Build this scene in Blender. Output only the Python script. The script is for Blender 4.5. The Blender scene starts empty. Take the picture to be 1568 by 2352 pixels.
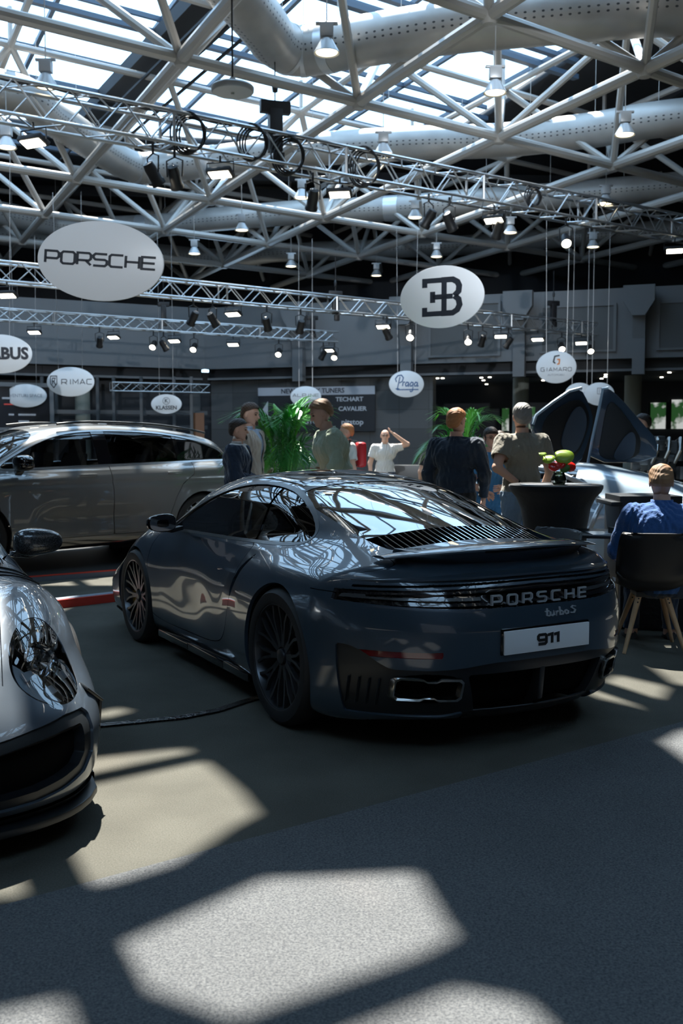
import bpy, bmesh, math, random
import numpy as np
from mathutils import Vector, Matrix
PI = math.pi
SC = bpy.context.scene
COL = SC.collection
rnd = random.Random(5)

# ---------------------------------------------------------------- camera, world, sun, exposure
cam_d = bpy.data.cameras.new('camera'); CAM = bpy.data.objects.new('camera', cam_d); COL.objects.link(CAM)
CAM.location = (0, 0, 1.50)
CAM.rotation_euler = (PI/2 - 0.0738, 0, 0)
cam_d.sensor_fit = 'VERTICAL'; cam_d.sensor_height = 36.0; cam_d.lens = 35.0
cam_d.clip_end = 400
cam_d.dof.use_dof = True; cam_d.dof.focus_distance = 5.0; cam_d.dof.aperture_fstop = 4.0
SC.camera = CAM
SC.view_settings.view_transform = 'Standard'; SC.view_settings.look = 'None'
SC.view_settings.exposure = 0.0; SC.view_settings.gamma = 1.0; SC.view_settings.use_curve_mapping = False

world = bpy.data.worlds.new('world'); SC.world = world; world.use_nodes = True
bg = world.node_tree.nodes['Background']
bg.inputs[0].default_value = (0.44, 0.70, 1.0, 1); bg.inputs[1].default_value = 5.0

SUN_DIR = Vector((0.12, -0.50, -1.0)).normalized()      # direction the light travels
sd = bpy.data.lights.new('sun', 'SUN'); sun = bpy.data.objects.new('sun', sd); COL.objects.link(sun)
sd.energy = 21.0; sd.angle = math.radians(0.6); sd.color = (1.0, 0.95, 0.86)
sun.rotation_euler = SUN_DIR.to_track_quat('-Z', 'Y').to_euler(); sun.location = (0, 10, 30)

def add_sign_fill(loc, tgt, watts, deg, col=(.86, .93, 1)):      # added unseen spots behind the camera that brighten the hanging signs
    l = bpy.data.lights.new('stage_lamp', 'SPOT'); o = bpy.data.objects.new('stage_lamp', l); COL.objects.link(o); o.location = loc
    l.energy = watts; l.spot_size = math.radians(deg); l.spot_blend = .6; l.shadow_soft_size = .15; l.color = col
    o.rotation_euler = (Vector(tgt)-Vector(loc)).to_track_quat('-Z', 'Y').to_euler()
add_sign_fill((-1.5, -3, 6.9), (-2.4, 10, 3.25), 3000, 17)
add_sign_fill((.8, -3, 6.9), (1.28, 12.7, 3.35), 3000, 14)
add_sign_fill((-3.5, -2, 6.9), (-8, 27, 3.1), 9000, 20)
add_sign_fill((3.5, -2, 6.9), (2.5, 28, 3.3), 9000, 22)

# ---------------------------------------------------------------- materials
def mat(name, col, rough=.5, metal=0., coat=0., spec=.5, emit=None, es=0., noise=None, bump=None, trans=0., alpha=1., ior=1.5, sheen=0.):
    m = bpy.data.materials.new(name); m.use_nodes = True
    nt = m.node_tree; b = nt.nodes['Principled BSDF']; I = b.inputs
    I['Base Color'].default_value = (*col, 1); I['Roughness'].default_value = rough; I['Metallic'].default_value = metal
    I['Coat Weight'].default_value = coat; I['Coat Roughness'].default_value = .02; I['Specular IOR Level'].default_value = spec
    I['Transmission Weight'].default_value = trans; I['Alpha'].default_value = alpha; I['IOR'].default_value = ior
    I['Sheen Weight'].default_value = sheen
    if emit: I['Emission Color'].default_value = (*emit, 1); I['Emission Strength'].default_value = es
    if noise or bump:
        tc = nt.nodes.new('ShaderNodeTexCoord')
    if noise:      # (scale, amount, detail)
        n = nt.nodes.new('ShaderNodeTexNoise'); n.inputs['Scale'].default_value = noise[0]; n.inputs['Detail'].default_value = noise[2]
        r = nt.nodes.new('ShaderNodeMapRange'); r.inputs[1].default_value = .3; r.inputs[2].default_value = .7
        r.inputs[3].default_value = 1-noise[1]; r.inputs[4].default_value = 1+noise[1]
        v = nt.nodes.new('ShaderNodeVectorMath'); v.operation = 'SCALE'; v.inputs[0].default_value = col
        nt.links.new(tc.outputs['Object'], n.inputs['Vector']); nt.links.new(n.outputs[0], r.inputs[0])
        nt.links.new(r.outputs[0], v.inputs['Scale']); nt.links.new(v.outputs[0], I['Base Color'])
    if bump:       # (scale, distance)
        n = nt.nodes.new('ShaderNodeTexNoise'); n.inputs['Scale'].default_value = bump[0]; n.inputs['Detail'].default_value = 3
        bp = nt.nodes.new('ShaderNodeBump'); bp.inputs['Distance'].default_value = bump[1]; bp.inputs['Strength'].default_value = 1
        nt.links.new(tc.outputs['Object'], n.inputs['Vector']); nt.links.new(n.outputs[0], bp.inputs['Height']); nt.links.new(bp.outputs[0], I['Normal'])
    return m
def glassmat(name, tint=(1, 1, 1), rough=0., refl=1.0):
    m = bpy.data.materials.new(name); m.use_nodes = True; nt = m.node_tree
    nt.nodes.remove(nt.nodes['Principled BSDF']); out = nt.nodes['Material Output']
    t = nt.nodes.new('ShaderNodeBsdfTransparent'); t.inputs[0].default_value = (*tint, 1)
    g = nt.nodes.new('ShaderNodeBsdfGlossy'); g.inputs['Roughness'].default_value = rough
    g.inputs[0].default_value = (refl, refl, refl, 1)
    fr = nt.nodes.new('ShaderNodeFresnel'); fr.inputs[0].default_value = 1.55; mx = nt.nodes.new('ShaderNodeMixShader')
    nt.links.new(fr.outputs[0], mx.inputs[0]); nt.links.new(t.outputs[0], mx.inputs[1]); nt.links.new(g.outputs[0], mx.inputs[2])
    nt.links.new(mx.outputs[0], out.inputs[0]); return m

# ---------------------------------------------------------------- mesh helpers
def tag(o, label=None, cat=None, group=None, kind=None):
    if label: o['label'] = label
    if cat: o['category'] = cat
    if group: o['group'] = group
    if kind: o['kind'] = kind
    return o
def empty(name, loc=(0, 0, 0), rz=0., label=None, cat=None, group=None, kind=None):
    o = bpy.data.objects.new(name, None); COL.objects.link(o); o.location = loc; o.rotation_euler = (0, 0, rz)
    o.empty_display_size = .1
    return tag(o, label, cat, group, kind)
def link_mesh(name, V, F, m, parent=None, smooth=True, normals=None, loc=None, rot=None):
    me = bpy.data.meshes.new(name)
    V = np.asarray(V, float)
    if isinstance(F, np.ndarray):
        n, k = F.shape
        me.vertices.add(len(V)); me.vertices.foreach_set('co', V.ravel())
        me.loops.add(n*k); me.loops.foreach_set('vertex_index', F.ravel().astype(np.int32))
        me.polygons.add(n); me.polygons.foreach_set('loop_start', np.arange(0, n*k, k, dtype=np.int32))
        me.update(calc_edges=True)
    else:
        me.from_pydata([tuple(v) for v in V], [], [tuple(int(i) for i in f) for f in F])
    n_=len(me.polygons); me.validate(); print("VAL",name,n_,len(me.polygons)) if n_!=len(me.polygons) else 0
    if smooth is True: me.shade_smooth()
    elif smooth:
        me.shade_smooth(); me.set_sharp_from_angle(angle=math.radians(smooth))
    if normals is not None and len(me.vertices) == len(normals):
        me.normals_split_custom_set_from_vertices([tuple(q) for q in normals])
    me.materials.append(m)
    o = bpy.data.objects.new(name, me); COL.objects.link(o)
    if parent: o.parent = parent
    if loc is not None: o.location = loc
    if rot is not None: o.rotation_euler = rot
    return o
class MB:
    def __init__(s): s.v = []; s.f = []; s.n = 0
    def add(s, V, F):
        V = np.asarray(V, float).reshape(-1, 3); s.v.append(V); s.f += [tuple(int(i)+s.n for i in f) for f in F]; s.n += len(V); return s
    def box(s, c, d, M=None):
        x, y, z = [k/2 for k in d]
        V = np.array([(-x, -y, -z), (x, -y, -z), (x, y, -z), (-x, y, -z), (-x, -y, z), (x, -y, z), (x, y, z), (-x, y, z)])
        if M is not None: V = V @ np.array(M)[:3, :3].T
        return s.add(V + np.array(c), [(3, 2, 1, 0), (4, 5, 6, 7), (0, 1, 5, 4), (1, 2, 6, 5), (2, 3, 7, 6), (3, 0, 4, 7)])
    def beam(s, a, b, w, h, up=(0, 0, 1)):
        a = np.array(a, float); b = np.array(b, float); d = b-a; d /= np.linalg.norm(d)+1e-9
        u = np.array(up, float); r = np.cross(d, u); r /= np.linalg.norm(r)+1e-9; u = np.cross(r, d)
        V = [p + sx*r*w/2 + sz*u*h/2 for p in (a, b) for sx, sz in ((-1, -1), (1, -1), (1, 1), (-1, 1))]
        return s.add(V, [(0, 1, 2, 3), (7, 6, 5, 4), (0, 4, 5, 1), (1, 5, 6, 2), (2, 6, 7, 3), (3, 7, 4, 0)])
    def tube(s, P, r, n=10, caps=True):
        P = np.asarray(P, float); m = len(P)
        R = np.full(m, r, float) if np.isscalar(r) else np.asarray(r, float)
        T = np.gradient(P, axis=0); T /= np.linalg.norm(T, axis=1)[:, None]+1e-12
        u = np.array((0, 0, 1.)) if abs(T[0][2]) < .9 else np.array((1., 0, 0))
        V = []; a = np.linspace(0, 2*PI, n, endpoint=False)
        for i in range(m):
            rr = np.cross(T[i], u); rr /= np.linalg.norm(rr)+1e-12; u = np.cross(rr, T[i])
            V.append(P[i] + R[i]*(np.cos(a)[:, None]*rr + np.sin(a)[:, None]*u))
        F = [(i*n+j, i*n+(j+1) % n, (i+1)*n+(j+1) % n, (i+1)*n+j) for i in range(m-1) for j in range(n)]
        if caps: F += [tuple(range(n-1, -1, -1)), tuple(range((m-1)*n, m*n))]
        return s.add(np.concatenate(V), F)
    def lathe(s, prof, n=32, M=None, c=(0, 0, 0), closed=False):     # prof (r,z), about z
        a = np.linspace(0, 2*PI, n, endpoint=False); V = []
        for r, z in prof: V.append(np.stack([r*np.cos(a), r*np.sin(a), np.full(n, z)], 1))
        V = np.concatenate(V); m = len(prof)
        F = [(i*n+j, i*n+(j+1) % n, ((i+1) % m)*n+(j+1) % n, ((i+1) % m)*n+j) for i in range(m if closed else m-1) for j in range(n)]
        if M is not None: V = V @ np.array(M)[:3, :3].T
        return s.add(V+np.array(c), F)
    def prism(s, poly, d0, d1, ax='y'):      # polygon in the other two axes
        n = len(poly); V = []
        for d in (d0, d1):
            for a, b in poly: V.append({'y': (a, d, b), 'x': (d, a, b), 'z': (a, b, d)}[ax])
        F = [tuple(range(n)), tuple(range(2*n-1, n-1, -1))] + [(i, i+n, (i+1) % n+n, (i+1) % n) for i in range(n)]
        return s.add(V, F)
    def grid(s, fn, U, W):
        V = [fn(u, w) for u in U for w in W]; k = len(W)
        return s.add(V, [(i*k+j, (i+1)*k+j, (i+1)*k+j+1, i*k+j+1) for i in range(len(U)-1) for j in range(k-1)])
    def build(s, name, m, parent=None, smooth=35, recalc=True, bevel=0, subd=0, solid=0, **kw):
        V = np.concatenate(s.v)
        bm = bmesh.new(); vs = [bm.verts.new(v) for v in V]
        for f in s.f:
            try: bm.faces.new([vs[i] for i in f])
            except ValueError: pass
        if recalc: bmesh.ops.recalc_face_normals(bm, faces=bm.faces)
        if bevel:
            bmesh.ops.bevel(bm, geom=[e for e in bm.edges if len(e.link_faces) == 2 and e.calc_face_angle() > .6], offset=bevel, segments=2, affect='EDGES', profile=.6, clamp_overlap=True)
        me = bpy.data.meshes.new(name); bm.to_mesh(me); bm.free()
        if smooth:
            me.shade_smooth()
            if smooth is not True: me.set_sharp_from_angle(angle=math.radians(smooth))
        me.materials.append(m); o = bpy.data.objects.new(name, me); COL.objects.link(o)
        if solid: md = o.modifiers.new('thickness', 'SOLIDIFY'); md.thickness = solid
        if parent: o.parent = parent
        if kw.get('loc') is not None: o.location = kw['loc']
        if kw.get('rot') is not None: o.rotation_euler = kw['rot']
        return o
def dup(root, loc=None, rz=None, label=None, group=None, scale=None):
    def cp(o, par):
        c = o.copy(); COL.objects.link(c)
        if par: c.parent = par
        for ch in list(o.children): cp(ch, c)
        return c
    r = cp(root, None)
    if loc is not None: r.location = loc
    if rz is not None: r.rotation_euler = (0, 0, rz)
    if label: r['label'] = label
    if group: r['group'] = group
    if scale: r.scale = scale
    return r
RX90 = Matrix.Rotation(PI/2, 3, 'X'); 

# ---------------------------------------------------------------- implicit surface modeller
def smin(a, b, k): h = np.clip(.5+.5*(b-a)/k, 0, 1); return b*(1-h)+a*h-k*h*(1-h)
def smax(a, b, k): return -smin(-a, -b, k)
def curve(xs, ys, n=1500):
    xs = np.array(xs, float); ys = np.array(ys, float); d = np.diff(ys)/np.diff(xs); m = np.zeros(len(xs))
    for i in range(1, len(xs)-1):
        if d[i-1]*d[i] > 0:
            w1 = 2*(xs[i+1]-xs[i])+(xs[i]-xs[i-1]); w2 = (xs[i+1]-xs[i])+2*(xs[i]-xs[i-1]); m[i] = (w1+w2)/(w1/d[i-1]+w2/d[i])
    m[0] = d[0]; m[-1] = d[-1]
    t = np.linspace(xs[0], xs[-1], n); k = np.clip(np.searchsorted(xs, t)-1, 0, len(xs)-2); h = xs[k+1]-xs[k]; s = (t-xs[k])/h
    y = (2*s**3-3*s**2+1)*ys[k]+(s**3-2*s**2+s)*h*m[k]+(-2*s**3+3*s**2)*ys[k+1]+(s**3-s**2)*h*m[k+1]
    w = max(3, n//150)//2*2+1; ker = np.hanning(w*3); ker /= ker.sum(); e = len(ker)//2
    yp = np.concatenate([2*y[0]-y[e:0:-1], y, 2*y[-1]-y[-2:-e-2:-1]]); y = np.convolve(yp, ker, 'valid')
    return lambda q: np.interp(q, t, y)
def ss(a, b, x): t = np.clip((x-a)/(b-a), 0, 1); return t*t*(3-2*t)
def surface(F, lo, hi, h, sym=True, it=6):       # returns verts, quads
    xs = np.arange(lo[0], hi[0]+h, h); ys = np.arange(0 if sym else lo[1], hi[1]+h, h); zs = np.arange(lo[2], hi[2]+h, h)
    X, Y, Z = np.meshgrid(xs, ys, zs, indexing='ij')
    g = F(X, Y, Z)
    if sym: g = np.concatenate([g[:, :0:-1], g], axis=1); ys = np.concatenate([-ys[:0:-1], ys])
    g = np.where(g == 0, 1e-9, g); s = g < 0
    c = np.zeros(tuple(k-1 for k in g.shape), int); acc = np.zeros(c.shape+(3,)); cnt = np.zeros(c.shape)
    sl = lambda o, ax: tuple(slice(o[k], g.shape[k]-1+o[k]) for k in range(3))
    for ax in range(3):
        for o in [(a, b) for a in (0, 1) for b in (0, 1)]:
            p = [0, 0, 0]; others = [k for k in range(3) if k != ax]; p[others[0]], p[others[1]] = o
            q = list(p); q[ax] = 1
            g0 = g[sl(p, ax)]; g1 = g[sl(q, ax)]; x = (g0 < 0) != (g1 < 0); t = np.where(x, g0/(g0-g1+1e-30), 0)
            for k in range(3): acc[..., k] += np.where(x, (t if k == ax else p[k]), 0)
            cnt += x
    idx = np.argwhere(cnt > 0); ids = -np.ones(cnt.shape, int); ids[tuple(idx.T)] = np.arange(len(idx))
    V = (idx+acc[tuple(idx.T)]/cnt[tuple(idx.T)][:, None])*h + np.array([xs[0], ys[0], zs[0]])
    Q = []
    for ax in range(3):
        a, b = [(1, 2), (2, 0), (0, 1)][ax]
        s0 = np.take(s, range(s.shape[ax]-1), ax); s1 = np.take(s, range(1, s.shape[ax]), ax)
        e = np.argwhere(s0 != s1); e = e[(e[:, a] > 0) & (e[:, b] > 0) & (e[:, a] < s.shape[a]-1) & (e[:, b] < s.shape[b]-1)]
        fl = s0[tuple(e.T)]
        def I(da, db): k = e.copy(); k[:, a] -= da; k[:, b] -= db; return ids[tuple(k.T)]
        q = np.stack([I(1, 1), I(0, 1), I(0, 0), I(1, 0)], 1); q = np.where(fl[:, None], q, q[:, ::-1]); Q.append(q)
    Q = np.concatenate(Q)
    return project(F, V, it, sym), Q
def gradF(F, V, e=2e-3, sym=True):
    f = lambda P: F(P[:, 0], np.abs(P[:, 1]) if sym else P[:, 1], P[:, 2])
    return np.stack([(f(V+d)-f(V-d))/(2*e) for d in np.eye(3)*e], 1)
def project(F, V, it=4, sym=True):
    V = V.copy()
    for _ in range(it):
        f = F(V[:, 0], np.abs(V[:, 1]) if sym else V[:, 1], V[:, 2]); g = gradF(F, V, 2e-3, sym); V -= np.clip(f/((g**2).sum(1)+1e-9), -.02, .02)[:, None]*g
    return V
def tri(Q): return np.concatenate([Q[:, [0, 1, 2]], Q[:, [0, 2, 3]]])
def refine(V, T, g, F, n=2):      # split the triangles where g<0 into four, n times
    for _ in range(n):
        c = V[T].mean(1); m = g(c[:, 0], c[:, 1], c[:, 2]) < 0; A = T[m]
        E = np.sort(np.concatenate([A[:, [0, 1]], A[:, [1, 2]], A[:, [2, 0]]]), axis=1); u, inv = np.unique(E, axis=0, return_inverse=True); inv = inv.ravel()+len(V)
        P = project(F, (V[u[:, 0]]+V[u[:, 1]])/2, 2); V = np.concatenate([V, P]); k = len(A); a, b, c_ = inv[:k], inv[k:2*k], inv[2*k:]
        T = np.concatenate([T[~m], np.stack([A[:, 0], a, c_], 1), np.stack([A[:, 1], b, a], 1), np.stack([A[:, 2], c_, b], 1), np.stack([a, b, c_], 1)])
    return V, T
def cut(V, T, g, snap=.0012):    # keep the g<0 side of a triangle mesh
    gv = g(V[:, 0], V[:, 1], V[:, 2]) if callable(g) else g
    gv = np.where(np.abs(gv) < snap, 0, gv); s = gv[T]
    keep = (s <= 0).all(1) & (s < 0).any(1); cr = (s < 0).any(1) & (s > 0).any(1)
    out = [T[keep]]; newV = [V]; n0 = len(V); keys = {}; add = []
    def pt(i, j):
        k = (i, j) if i < j else (j, i)
        if k not in keys:
            a, b = k; t = gv[a]/(gv[a]-gv[b]); keys[k] = n0+len(add); add.append(V[a]+(V[b]-V[a])*t)
        return keys[k]
    res = []
    for t in T[cr]:
        P = []
        for q in range(3):
            i, j = int(t[q]), int(t[(q+1) % 3])
            if gv[i] <= 0: P.append(i)
            if gv[i]*gv[j] < 0: P.append(pt(i, j))
        for q in range(1, len(P)-1):
            if len({P[0], P[q], P[q+1]}) == 3: res.append((P[0], P[q], P[q+1]))
    if add: newV.append(np.array(add))
    if res: out.append(np.array(res, int))
    V2 = np.concatenate(newV); T2 = np.concatenate(out)
    u, inv = np.unique(T2, return_inverse=True); return V2[u], inv.reshape(-1, 3)
def shell(name, V, T, F, m, parent, lip=.012, off=0., sym=True):
    N = gradF(F, V, 2e-3, sym); N /= np.linalg.norm(N, axis=1)[:, None]+1e-9
    if off: V = V + N*off
    if lip:
        E = np.sort(np.concatenate([T[:, [0, 1]], T[:, [1, 2]], T[:, [2, 0]]]), axis=1); D = np.concatenate([T[:, [0, 1]], T[:, [1, 2]], T[:, [2, 0]]])
        _, inv, c = np.unique(E, axis=0, return_inverse=True, return_counts=True); B = D[c[inv.ravel()] == 1]
        if len(B):
            u, iv = np.unique(B, return_inverse=True); iv = iv.reshape(-1, 2); n0 = len(V)
            V = np.concatenate([V, V[u], V[u]-N[u]*lip])
            a = n0+iv; b = n0+len(u)+iv
            T = np.concatenate([T, np.stack([a[:, 1], a[:, 0], b[:, 0]], 1), np.stack([a[:, 1], b[:, 0], b[:, 1]], 1)])
            en = np.zeros((len(V)-n0, 3)); nb = len(u)
            d = V[a[:, 1]]-V[a[:, 0]]; fn = np.cross(d, N[B[:, 0]])
            for q in (0, 1): np.add.at(en, iv[:, q], fn); np.add.at(en, nb+iv[:, q], fn)
            en /= np.linalg.norm(en, axis=1)[:, None]+1e-9; N = np.concatenate([N, en])
    return link_mesh(name, V, T, m, parent, True, N)
def poly_sd(P, k=0.):             # signed distance to polygon (2D), negative inside; k = corner rounding
    P = np.array(P, float)
    def f(a, b):
        d = np.full(a.shape, 1e9); s = np.zeros(a.shape, bool)
        for i in range(len(P)):
            p, q = P[i-1], P[i]; e = q-p; wa, wb = a-p[0], b-p[1]
            t = np.clip((wa*e[0]+wb*e[1])/(e@e+1e-12), 0, 1); d = np.minimum(d, (wa-t*e[0])**2+(wb-t*e[1])**2)
            c = ((p[1] > b) != (q[1] > b)) & (a < (q[0]-p[0])*(b-p[1])/(q[1]-p[1]+1e-12)+p[0]); s ^= c
        return np.where(s, -1, 1)*np.sqrt(d)-k
    return f
def smooth_poly(P, n=3):          # Chaikin corner cutting
    P = np.array(P, float)
    for _ in range(n):
        Q = np.roll(P, -1, 0); P = np.stack([P*.75+Q*.25, P*.25+Q*.75], 1).reshape(-1, 2)
    return P
def band(fn, w):                   # gap lines
    return lambda x, y, z: w-np.abs(fn(x, y, z))
CARX, CARY, CARYAW = .464, 5.588, .514
GTX, GTY, GTYAW = -3.25, 6.27, math.atan2(-.875, .484)
SUVYAW = 0.
# ---------------------------------------------------------------- sports car body (x forward, rear axle at 0, left = +y)
M = {}
def cloth(n, c, b=.02): return mat(n, c, .85, bump=(14, b), sheen=.2, noise=(350, .12, 2))
M['paint'] = mat('grey_blue_paint', (.036, .056, .080), .30, .25, 1., .5, noise=(900, .10, 1))
M['paint_silver'] = mat('silver_blue_paint', (.062, .080, .104), .34, .3, 1., noise=(900, .12, 1))
M['paint_taupe'] = mat('taupe_paint', (.145, .145, .14), .3, .25, 1.)
M['gloss_black'] = mat('gloss_black', (.004, .004, .005), .08, 0, 1.)
M['satin_black'] = mat('satin_black', (.010, .012, .014), .38)
M['matte_black'] = mat('matte_black', (.006, .0065, .008), .7)
M['dark_cavity'] = mat('dark_cavity', (.002, .002, .002), .9, spec=.1)
M['rubber'] = mat('tyre_rubber', (.010, .010, .011), .62, bump=(60, .0006))
M['rim'] = mat('dark_grey_rim', (.10, .105, .115), .30, .85)
M['steel'] = mat('brushed_steel', (.45, .44, .42), .25, 1.)
M['chrome_dull'] = mat('satin_metal', (.42, .43, .44), .28, 1.); M['trim_grey'] = mat('grey_trim', (.12, .125, .13), .3, .6)
M['sign_white'] = mat('lamp_white', (.7, .74, .8), .2, coat=1.)
M['disc'] = mat('brake_disc', (.12, .12, .12), .4, .9)
M['caliper'] = mat('yellow_caliper', (.55, .30, .03), .35, coat=.6)
M['chrome'] = mat('chrome', (.7, .72, .75), .06, 1.)
M['red_glass'] = mat('red_reflector', (.16, .004, .006), .12, 0, 1., emit=(.3, .005, .005), es=0.0)
M['smoke'] = mat('smoked_lens', (.012, .012, .014), .1, 0, 1.)
M['lens_grey'] = mat('taillight_grey', (.07, .075, .08), .25, .3, 1.)
M['white_plate'] = mat('white_plate', (.78, .79, .80), .35)
M['ink'] = mat('black_ink', (.006, .007, .009), .5)
M['tint'] = glassmat('tinted_glass', (.10, .115, .13)); M['clear'] = glassmat('clear_glass', (.93, .96, .98))
M['darkglass'] = mat('dark_rear_glass', (.004, .005, .006), .03, 0, 1., ior=1.6)
M['leather'] = mat('black_leather', (.012, .012, .013), .55)
M['carbon'] = mat('carbon_fibre', (.06, .064, .07), .3, .4, 1., noise=(160, .7, 0))

W_ = curve([-1.1, -.95, -.6, -.2, .1, .5, .9, 1.4, 1.9, 2.2, 2.5, 2.8, 3.1, 3.3, 3.5], [.86, .89, .925, .95, .95, .925, .878, .868, .88, .905, .915, .91, .885, .85, .80])
TUCK = curve([.0, .13, .2, .32, .45, .6, .72, .82, .92, 1.0, 1.1], [.16, .085, .03, .004, 0, .004, .026, .07, .15, .25, .4])
TF = curve([-1.1, -.95, -.75, -.5, -.2, .2, .6, 1.1, 1.7, 2.1, 2.45, 2.7, 2.95, 3.15, 3.3, 3.42, 3.5], [.80, .855, .90, .93, .945, .945, .93, .915, .91, .905, .885, .86, .81, .74, .665, .58, .50])
DIP = curve([1.9, 2.1, 2.4, 2.8, 3.1, 3.4, 3.5], [0, 0, .06, .085, .07, .03, .02])
ROOF = curve([-1.1, -.9, -.65, -.4, -.1, .2, .5, .8, 1.15, 1.45, 1.7, 1.95, 2.2, 2.4, 2.7, 3.0], [.70, .83, .93, 1.00, 1.085, 1.165, 1.235, 1.28, 1.300, 1.282, 1.225, 1.115, .97, .85, .68, .5])
GB = curve([-1.1, -.8, -.5, 0, .5, 1.2, 1.7, 2.1, 2.5, 3.0], [.52, .60, .665, .715, .75, .775, .775, .75, .69, .60])
XR = curve([.0, .14, .22, .33, .45, .6, .70, .77, .82, .87, .95, 1.1], [-.84, -.90, -.965, -1.01, -1.035, -1.04, -1.015, -.975, -.95, -.925, -.86, -.70])
XF = curve([.0, .12, .2, .32, .45, .55, .63, .72, .85, 1.0], [3.40, 3.46, 3.52, 3.54, 3.505, 3.44, 3.36, 3.22, 2.95, 2.7])
def F911(x, y, z):
    side = (y - (W_(x) - TUCK(z) - .016*ss(1.0, 1.35, x)*(1-ss(1.5, 1.95, x))*np.exp(-((z-.47)/.16)**2)))*.95
    ft = TF(x); dp = np.where(x > 1.9, DIP(x), 0)
    top = z - (ft - dp*(1-ss(.25, .62, y)) - .02*(y/.8)**2)
    low = smax(side, top, .17)
    xw = x + .17*y*y*ss(1.0, 1.8, x) - .16*y*y*(1-ss(-.2, .9, x))
    rf = (z - (ROOF(xw) - .055*(y/.6)**2))*(.86)
    gs = (y - (GB(x) - np.maximum(z-.90, -.03)*.60 - .25*np.maximum(z-1.12, 0)))*.86
    gh = smax(rf, gs, .10)
    b = smin(low, gh, .085)
    pl = .47*(np.abs(y)/.87)**3.3
    b = smax(b, (XR(z) + pl*(1+.0*z) - x), .09)
    lw = 1-ss(.36, .62, z); b = smax(b, x - (XF(z) - (.66-.28*lw)*(np.abs(y)/.88)**(3.0+1.2*lw)), .11)
    return smax(b, .125 + .05*ss(-.3, -.9, x) - z, .04)
ARCH = [(0., .361, .388), (2.45, .343, .368)]
DLO = smooth_poly([(2.02, .895), (1.78, 1.00), (1.50, 1.125), (1.25, 1.195), (.95, 1.222), (.62, 1.20), (.36, 1.135), (.16, 1.055), (.05, .985), (.08, .945), (.28, .925), (.8, .908), (1.4, .897), (1.9, .885)], 3)
sd_dlo = poly_sd(DLO)
DOOR = smooth_poly([(2.12, .90), (2.17, .60), (2.15, .30), (2.0, .235), (1.5, .235), (.98, .25), (.80, .33), (.70, .55), (.60, .80), (.57, .93), (1.3, .93), (2.05, .93)], 2)
sd_door = poly_sd(DOOR)
REARG = smooth_poly([(.54, -.50), (.54, .50), (.40, .56), (-.10, .555), (-.46, .535), (-.50, .50), (-.50, -.50), (-.46, -.535), (-.10, -.555), (.40, -.56)], 2)
sd_rg = poly_sd(REARG)
WIND = smooth_poly([(1.62, -.56), (1.62, .56), (1.95, .66), (2.19, .70), (2.32, .55), (2.40, .25), (2.41, 0), (2.40, -.25), (2.32, -.55), (2.19, -.70), (1.95, -.66)], 2)
sd_ws = poly_sd(WIND)
HEADL = smooth_poly([(2.80, .715), (2.90, .80), (3.10, .80), (3.26, .72), (3.33, .60), (3.28, .50), (3.12, .515), (2.92, .60)], 3)
sd_hl = poly_sd(HEADL)

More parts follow.
